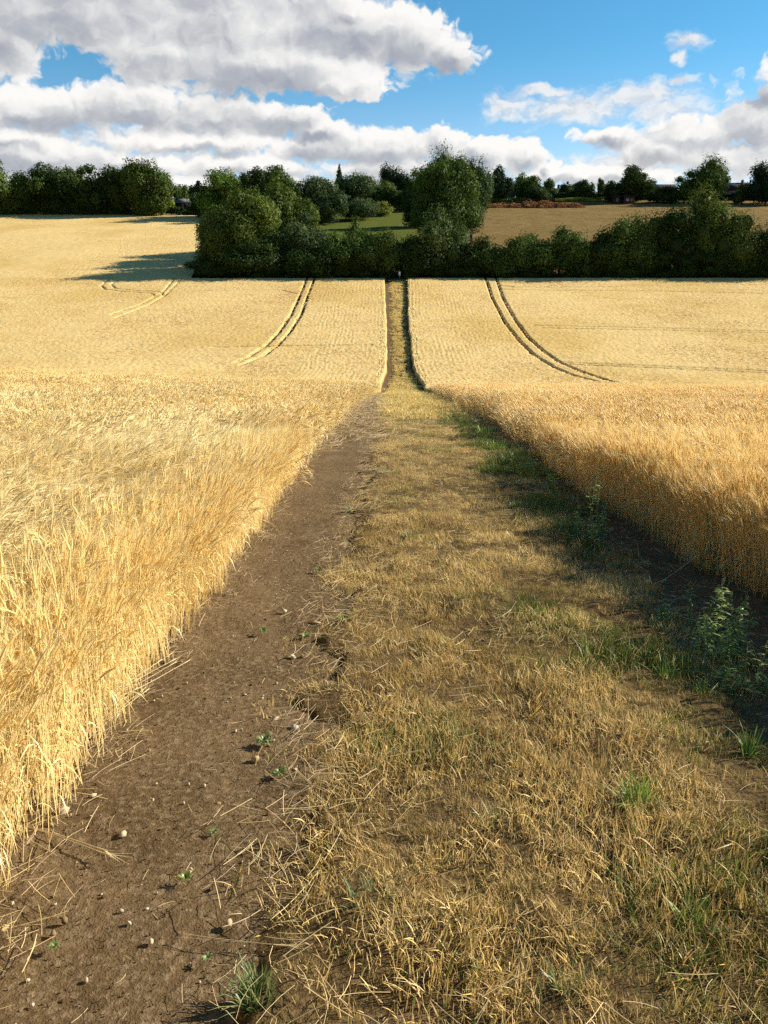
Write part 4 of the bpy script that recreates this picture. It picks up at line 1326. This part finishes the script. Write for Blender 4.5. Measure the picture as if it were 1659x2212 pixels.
for (x, top, w, lb) in ((470, 566, 110, 'low dark bramble at the left foot of the copse'), (590, 568, 120, 'low dark bramble below the olive-yellow tree'), (705, 566, 120, 'low dark bramble below the maple'), (800, 558, 90, 'low dark bramble left of the path end'),
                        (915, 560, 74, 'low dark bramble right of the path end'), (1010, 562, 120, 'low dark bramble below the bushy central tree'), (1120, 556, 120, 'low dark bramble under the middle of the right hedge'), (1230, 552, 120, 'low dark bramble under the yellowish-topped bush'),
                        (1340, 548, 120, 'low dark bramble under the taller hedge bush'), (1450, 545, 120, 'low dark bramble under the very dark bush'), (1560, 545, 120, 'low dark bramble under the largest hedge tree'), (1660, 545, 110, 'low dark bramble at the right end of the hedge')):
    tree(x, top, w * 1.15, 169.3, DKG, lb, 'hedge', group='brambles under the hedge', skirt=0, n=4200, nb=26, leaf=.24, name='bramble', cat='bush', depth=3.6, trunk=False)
# right skyline
tree(1082, 362, 50, 352, CON, 'dark tree above the bungalow roof', group=TR, skirt=.05, n=4000, leaf=.45)
tree(1128, 378, 46, 372, LIT, 'light green tree right of the bungalow', group=TR, skirt=0, n=2600, leaf=.45)
tree(1158, 382, 48, 366, MDG, 'mid green garden tree right of the light green one', group=TR, skirt=0, n=2600, leaf=.45)
tree(1186, 390, 40, 370, PLE, 'pale garden tree at the end of the bungalow garden', group=TR, skirt=0, n=2200, leaf=.45)
tree(1160, 402, 56, 356, DKG, 'low dark garden bushes in front of the garden trees', 'dome', group=TR, skirt=0, n=2400, leaf=.4, name='bush', cat='bush')
tree(1222, 398, 30, 372, DKG, 'small dark bush between bungalow garden and gabled house', 'dome', group=TR, skirt=0, n=1400, leaf=.4, name='bush', cat='bush')
tree(1262, 391, 44, 362, DKG, 'dark bush before the gabled house', 'dome', group=TR, skirt=0, n=2400, leaf=.42, name='bush', cat='bush')
tree(1298, 386, 15, 372, MDG, 'slim poplar between two houses', 'column', group=TR, skirt=0, n=1200, leaf=.35)
tree(1366, 363, 88, 356, DKG, 'broad dark round tree above the red shed', group=TR, skirt=.05, n=7500, nb=30, leaf=.45)
tree(1322, 398, 34, 358, DKG, 'low dark bush left of the broad round tree', 'dome', group=TR, skirt=0, n=1500, leaf=.42, name='bush', cat='bush')
tree(1438, 404, 60, 352, DKG, 'dark shrubs in front of the long house', 'dome', group=TR, skirt=0, n=2400, leaf=.42, name='bush', cat='bush')
tree(1515, 345, 98, 350, MDG, 'tall airy tree right of the long house', group=TR, skirt=.04, n=8500, nb=34, leaf=.42, ragged=1.5)
tree(1552, 362, 40, 358, GRY, 'slim paler tree attached to the right of the tall airy one', 'column', group=TR, skirt=.02, n=2600, leaf=.4)
tree(1600, 398, 30, 350, MDG, 'green bush against the white-windowed house', 'dome', group=TR, skirt=0, n=1600, leaf=.4, name='bush', cat='bush')
tree(1658, 356, 84, 345, CON, 'very dark tree at the right edge of the skyline', group=TR, skirt=.05, n=6500, nb=28, leaf=.45)


def hedge_row(x0, x1, top, base, Y, cc, lb, leaf=.4, n=5000, depth=3, name='hedge'):
    zt, zb = zrow(top, Y), zrow(base, Y)
    X0, X1 = xcol(x0, Y, zb), xcol(x1, Y, zb)
    root = empty(name, ((X0 + X1) / 2, Y, zb))
    L = X1 - X0; h = zt - zb; bits = max(2, int(L / 9))
    bagv, bagt, bagc, nn = [], [], [], 0
    for k_ in range(bits):
        NT[0] += 1
        me = crown_mesh(L / bits * 1.5, h * random.Random(NT[0]).uniform(.85, 1.1), 0, 4000 + NT[0], n // bits, leaf, *cc, shape='hedge', nblob=16, depth=depth)
        v = np.empty(len(me.vertices) * 3, np.float32); me.vertices.foreach_get('co', v); v = v.reshape(-1, 3); v[:, 0] += (k_ + .5) * L / bits - L / 2
        c = np.empty(len(v) * 4, np.float32); me.color_attributes['Col'].data.foreach_get('color', c)
        t = np.empty(len(me.loops), np.int32); me.loops.foreach_get('vertex_index', t)
        bagv.append(v); bagt.append(t.reshape(-1, 3) + nn); bagc.append(c.reshape(-1, 4)[:, :3]); nn += len(v)
        bpy.data.meshes.remove(me)
    me = mesh_np(name, np.concatenate(bagv), [np.concatenate(bagt)], np.concatenate(bagc))
    COL.objects.unlink(root); bpy.data.objects.remove(root)
    o = new_obj(name, me, None, [M['leaf']]); o.location = ((X0 + X1) / 2, Y, zb)
    tag(o, lb, 'hedge')
    return o


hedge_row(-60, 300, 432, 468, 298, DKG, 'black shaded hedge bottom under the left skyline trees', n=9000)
hedge_row(290, 450, 446, 464, 297, DKG, 'low clipped dark hedge below the shed at the field top', n=5000)
hedge_row(341, 373, 429, 455, 307, ((.15, .24, .03), (.24, .33, .05)), 'lime-green sunlit garden hedge left of the shed', n=2600)
hedge_row(1190, 1330, 415, 432, 366, DKG, 'dark garden hedge in front of the gabled houses', n=4500)
hedge_row(1385, 1720, 417, 433, 352, DKG, 'long dark hedge along the top of the brown meadow', n=8000)
hedge_row(1040, 1130, 428, 438, 350, OLV, 'weedy green fringe before the bungalow', n=2200, leaf=.3, name='weeds')
hedge_row(1215, 1300, 427, 436, 346, YEL, 'yellow-green weeds above the heap', n=2000, leaf=.3, name='weeds')
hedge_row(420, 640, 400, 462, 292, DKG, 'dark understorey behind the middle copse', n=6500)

# rust-brown heap of dead vegetation
root_x = []
bag = Bag()
hr = np.random.default_rng(77)
Yh = 333.0
for (x0, x1, top) in ((1040, 1100, 441), (1085, 1140, 440), (1120, 1165, 435), (1150, 1200, 434), (1185, 1230, 438), (1215, 1262, 440)):
    zb = zrow(459, Yh); X0, X1 = xcol(x0, Yh, zb), xcol(x1, Yh, zb); h = zrow(top, Yh) - zb
    n_ = 1300
    a = hr.uniform(0, 2 * pi, n_); q = np.sqrt(hr.uniform(0, 1, n_)); px_, py_ = np.cos(a) * q, np.sin(a) * q
    zz = np.sqrt(np.maximum(1 - q * q, .02)) * hr.uniform(.75, 1.08, n_)
    P = np.stack([(X0 + X1) / 2 + px_ * (X1 - X0) * .62, Yh + py_ * 5, zb + zz * h], 1)
    N_ = hr.normal(size=(n_, 3)); N_ /= np.linalg.norm(N_, axis=1, keepdims=True); A = np.cross(N_, hr.normal(size=(n_, 3))); A /= np.linalg.norm(A, axis=1, keepdims=True); B_ = np.cross(N_, A)
    s = hr.uniform(.15, .5, n_)[:, None]
    v = np.stack([P - A * s, P - B_ * s * .5, P + A * s, P + B_ * s * .5], 1).reshape(-1, 3)
    c = np.array([.20, .083, .033]) * hr.uniform(.5, 1.5, n_)[:, None] * np.array([1, 1, 1]) + np.array([.05, .04, .02]) * hr.uniform(0, 1, n_)[:, None]
    bag.add(v, np.arange(n_ * 4).reshape(-1, 4), (), np.repeat(c, 4, 0))
o = new_obj('brush_heap', bag.mesh('brush_heap'), None, [M['leaf']])
tag(o, 'long rust-brown heap of dead brush at the top of the meadow', 'brush heap')

# ------------------------------------------------------------------ houses, sheds, posts
def house(x0, x1, ridge, eave, base, Y, depth, wall, label, gable=False, chims=(), wins=(), ry=0, name='house', roofm='roof', cat='house', door=None):
    zb, ze, zr = zrow(base, Y), zrow(eave, Y), zrow(ridge, Y)
    X0, X1 = xcol(x0, Y, ze), xcol(x1, Y, ze)
    xc = (X0 + X1) / 2; w = X1 - X0; he, hr_ = ze - zb, zr - zb
    root = empty(name, (xc, Y, zb))
    wb = Bag(); wb.box((-w / 2, 0, -1.5), (w / 2, depth, he))
    if gable: wb.add([(-w / 2, 0, he), (w / 2, 0, he), (0, 0, hr_), (-w / 2, depth, he), (w / 2, depth, he), (0, depth, hr_)], (), [(0, 1, 2), (4, 3, 5)])
    else: wb.add([(-w / 2, 0, he), (-w / 2, depth, he), (-w / 2, depth / 2, hr_), (w / 2, 0, he), (w / 2, depth, he), (w / 2, depth / 2, hr_)], (), [(1, 0, 2), (3, 4, 5)])
    new_obj('wall', wb.mesh('wall'), root, [M[wall]])
    rb = Bag(); t_, ov = .22, .4
    if gable:
        for s in (-1, 1):
            e = np.array([s * (w / 2 + ov), he - ov * (hr_ - he) / (w / 2)])
            p = [(e[0], -ov, e[1]), (0, -ov, hr_), (0, depth + ov, hr_), (e[0], depth + ov, e[1])]
            rb.add([*p, *[(a, b_, c + t_) for a, b_, c in p]], [(0, 1, 2, 3), (7, 6, 5, 4), (0, 4, 5, 1), (1, 5, 6, 2), (2, 6, 7, 3), (3, 7, 4, 0)])
    else:
        for s in (0, 1):
            ye = -ov if s == 0 else depth + ov; z_ = he - ov * (hr_ - he) / (depth / 2)
            p = [(-w / 2 - ov, ye, z_), (w / 2 + ov, ye, z_), (w / 2 + ov, depth / 2, hr_), (-w / 2 - ov, depth / 2, hr_)]
            rb.add([*p, *[(a, b_, c + t_) for a, b_, c in p]], [(0, 1, 2, 3), (7, 6, 5, 4), (0, 4, 5, 1), (1, 5, 6, 2), (2, 6, 7, 3), (3, 7, 4, 0)])
    ro = new_obj('roof', rb.mesh('roof'), root, [M[roofm]])
    for (fx, hh) in chims:
        cb = Bag(); cx_ = -w / 2 + fx * w
        yy = depth / 2
        cb.box((cx_ - .45, yy - .4, hr_ - .6), (cx_ + .45, yy + .4, hr_ + hh)); cb.box((cx_ - .53, yy - .48, hr_ + hh + .002), (cx_ + .53, yy + .48, hr_ + hh + .15))
        for s in (-.22, .22): cb.tube([(cx_ + s, yy, hr_ + hh + .15), (cx_ + s, yy, hr_ + hh + .55)], [.13, .11], 8)
        new_obj('chimney', cb.mesh('chimney'), ro, [M['brick']])
    for (fx, fz, ww, wh) in wins:
        wx, wz = -w / 2 + fx * w, he * fz
        fb = Bag(); f_ = .09
        fb.box((wx - ww / 2, -.06, wz), (wx - ww / 2 + f_, .03, wz + wh)); fb.box((wx + ww / 2 - f_, -.06, wz), (wx + ww / 2, .03, wz + wh)); fb.box((wx - f_ / 2, -.055, wz + f_), (wx + f_ / 2, .03, wz + wh - f_))
        fb.box((wx - ww / 2 + f_, -.06, wz), (wx + ww / 2 - f_, .03, wz + f_)); fb.box((wx - ww / 2 + f_, -.06, wz + wh - f_), (wx + ww / 2 - f_, .03, wz + wh)); fb.box((wx - ww / 2 - .08, -.14, wz - .1), (wx + ww / 2 + .08, .03, wz - .003))
        fo_ = new_obj('window', fb.mesh('window'), root, [M['white']])
        pb = Bag(); pb.box((wx - ww / 2 + f_, -.03, wz + f_), (wx + ww / 2 - f_, .02, wz + wh - f_)); new_obj('pane', pb.mesh('pane'), fo_, [M['glass']])
    if door:
        fx, ww, wh = door; wx = -w / 2 + fx * w
        db = Bag(); db.box((wx - ww / 2, -.05, 0), (wx + ww / 2, .02, wh)); new_obj('door', db.mesh('door'), root, [M['post']])
    tag(root, label, cat)
    return root


house(1052, 1092, 405, 419, 436, 362, 9, 'brick', 'brick bungalow with gable and chimneys beside the great central tree', gable=True, chims=((.5, .9),), wins=((.3, .2, 1.6, 1.2), (.7, .2, 1.6, 1.2)))
house(1088, 1112, 409, 419, 436, 366, 8, 'brick', 'lower wing of the bungalow with a tall chimney', chims=((.9, 1.3),), wins=((.5, .25, 1.4, 1.1),))
house(1226, 1276, 392, 410, 434, 378, 11, 'render', 'pale gabled house left of the slim poplar', gable=True, chims=((.1, .2),), wins=((.15, .45, 1.3, 1.4), (.5, .4, 1.5, 1.3)))
house(1196, 1226, 406, 413, 434, 384, 8, 'brick', 'low brick house half hidden left of the pale gabled house', chims=((.45, 1.5),), wins=((.5, .3, 1.4, 1.2),))
house(1303, 1345, 397, 406, 434, 380, 9, 'brick', 'dark house peeping out left of the broad round tree', wins=((.3, .4, 1.4, 1.2),))
house(1395, 1462, 397, 407, 434, 372, 9, 'brick', 'long dark brick house between the round and the airy tree', chims=((.36, 1.2), ), wins=((.25, .5, 1.4, 1.2), (.6, .5, 1.4, 1.2), (.9, .45, 1.2, 1.2)))
house(1568, 1625, 393, 407, 434, 366, 10, 'brick', 'brick house with bright white window near the right edge', chims=((.78, 1.0),), wins=((.25, .32, 2.6, 2.2), (.55, .1, 1.2, 1.0)))
house(378, 418, 429, 437, 450, 312, 6, 'dark', 'dark timber shed with pale felt roof at the top of the left field', name='shed', cat='shed', roofm='roof_grey', wins=((.72, .15, 1.1, 1.2),), door=(.4, .9, 1.9))
house(1350, 1372, 421, 424, 437, 349, 4, 'red', 'small dull red shed below the broad round tree', name='shed', cat='shed', wins=((.3, .3, 1.0, .7),), door=(.7, .9, 1.6))
house(1326, 1342, 422, 425, 437, 350, 4, 'dark', 'small black shed left of the dull red one', name='shed', cat='shed', door=(.5, 1.0, 1.7))


def fence(x0, x1, top, base, Y, label):
    zb, zt = zrow(base, Y), zrow(top, Y); X0, X1 = xcol(x0, Y, zb), xcol(x1, Y, zb)
    root = empty('fence', ((X0 + X1) / 2, Y, zb)); L = X1 - X0; h = zt - zb
    pb = Bag(); n_ = int(L / .9)
    for i in range(n_): pb.box((-L / 2 + i * L / n_ + .01, -.02, 0), (-L / 2 + (i + 1) * L / n_ - .02, .02, h * (.95 + .05 * math.sin(i * 7.3))))
    new_obj('board_panel', pb.mesh('board_panel'), root, [M['dark']])
    for i in range(int(L / 6) + 1):
        b_ = Bag(); x_ = -L / 2 + i * 6; b_.box((x_ - .07, -.17, -.3), (x_ + .07, -.03, h + .1)); new_obj('post', b_.mesh('post'), root, [M['post']])
    tag(root, label, 'fence')


fence(1108, 1216, 428, 436, 352, 'dark board fence along the bungalow garden')
fence(1560, 1700, 426, 434, 348, 'dark board fence before the white-windowed house')


# footpath post at the end of the path, dead branch
X_, Y_ = xcol(863, 168.6, zrow(590, 168.6)), 167.6
zg = float(G(X_, Y_))
root = empty('waymark_post', (X_, Y_, zg))
b_ = Bag(); b_.box((-.08, -.08, -.2), (.08, .08, 1.7)); b_.add([(-.08, -.08, 1.7), (.08, -.08, 1.7), (.08, .08, 1.7), (-.08, .08, 1.7), (0, 0, 1.8)], (), [(0, 1, 4), (1, 2, 4), (2, 3, 4), (3, 0, 4)])
new_obj('post', b_.mesh('post'), root, [M['post']])
b_ = Bag(); b_.box((-.2, -.11, .95), (.2, -.083, 1.65)); new_obj('sign_plate', b_.mesh('sign_plate'), root, [M['white']])
tag(root, 'small white sign on a post where the path meets the dark hedge', 'signpost')

Yd = 176.0; zb = zrow(482, Yd); Xd = xcol(1394, Yd, zb)
bag = Bag()
for (dx, dz, bx) in ((-.9, 4.1, -.3), (.3, 4.6, 0), (-.2, 5.0, .1), (1.3, 2.4, .9)):
    u = np.linspace(0, 1, 7)
    P = np.outer(u, [dx, 0, dz]) + np.outer(np.sin(u * 3), [bx * .5, .1, 0]); bag.tube(P, .09 * (1.1 - u), 5, (1, 1, 1))
    for k_ in range(4):
        j = rng.uniform(.5, .95); p0 = np.array([dx, 0, dz]) * j; d = np.array([rng.normal(0, .5), rng.normal(0, .3), rng.uniform(.2, .8)]); bag.tube([p0, p0 + d * .6, p0 + d], [.04, .03, .01], 4)
o = new_obj('dead_branch', bag.mesh('dead_branch'), None, [M['post']]); o.location = (Xd, Yd, zb - 1.6)
tag(o, 'bare dead brown branch sticking out of the right hedge', 'branch')
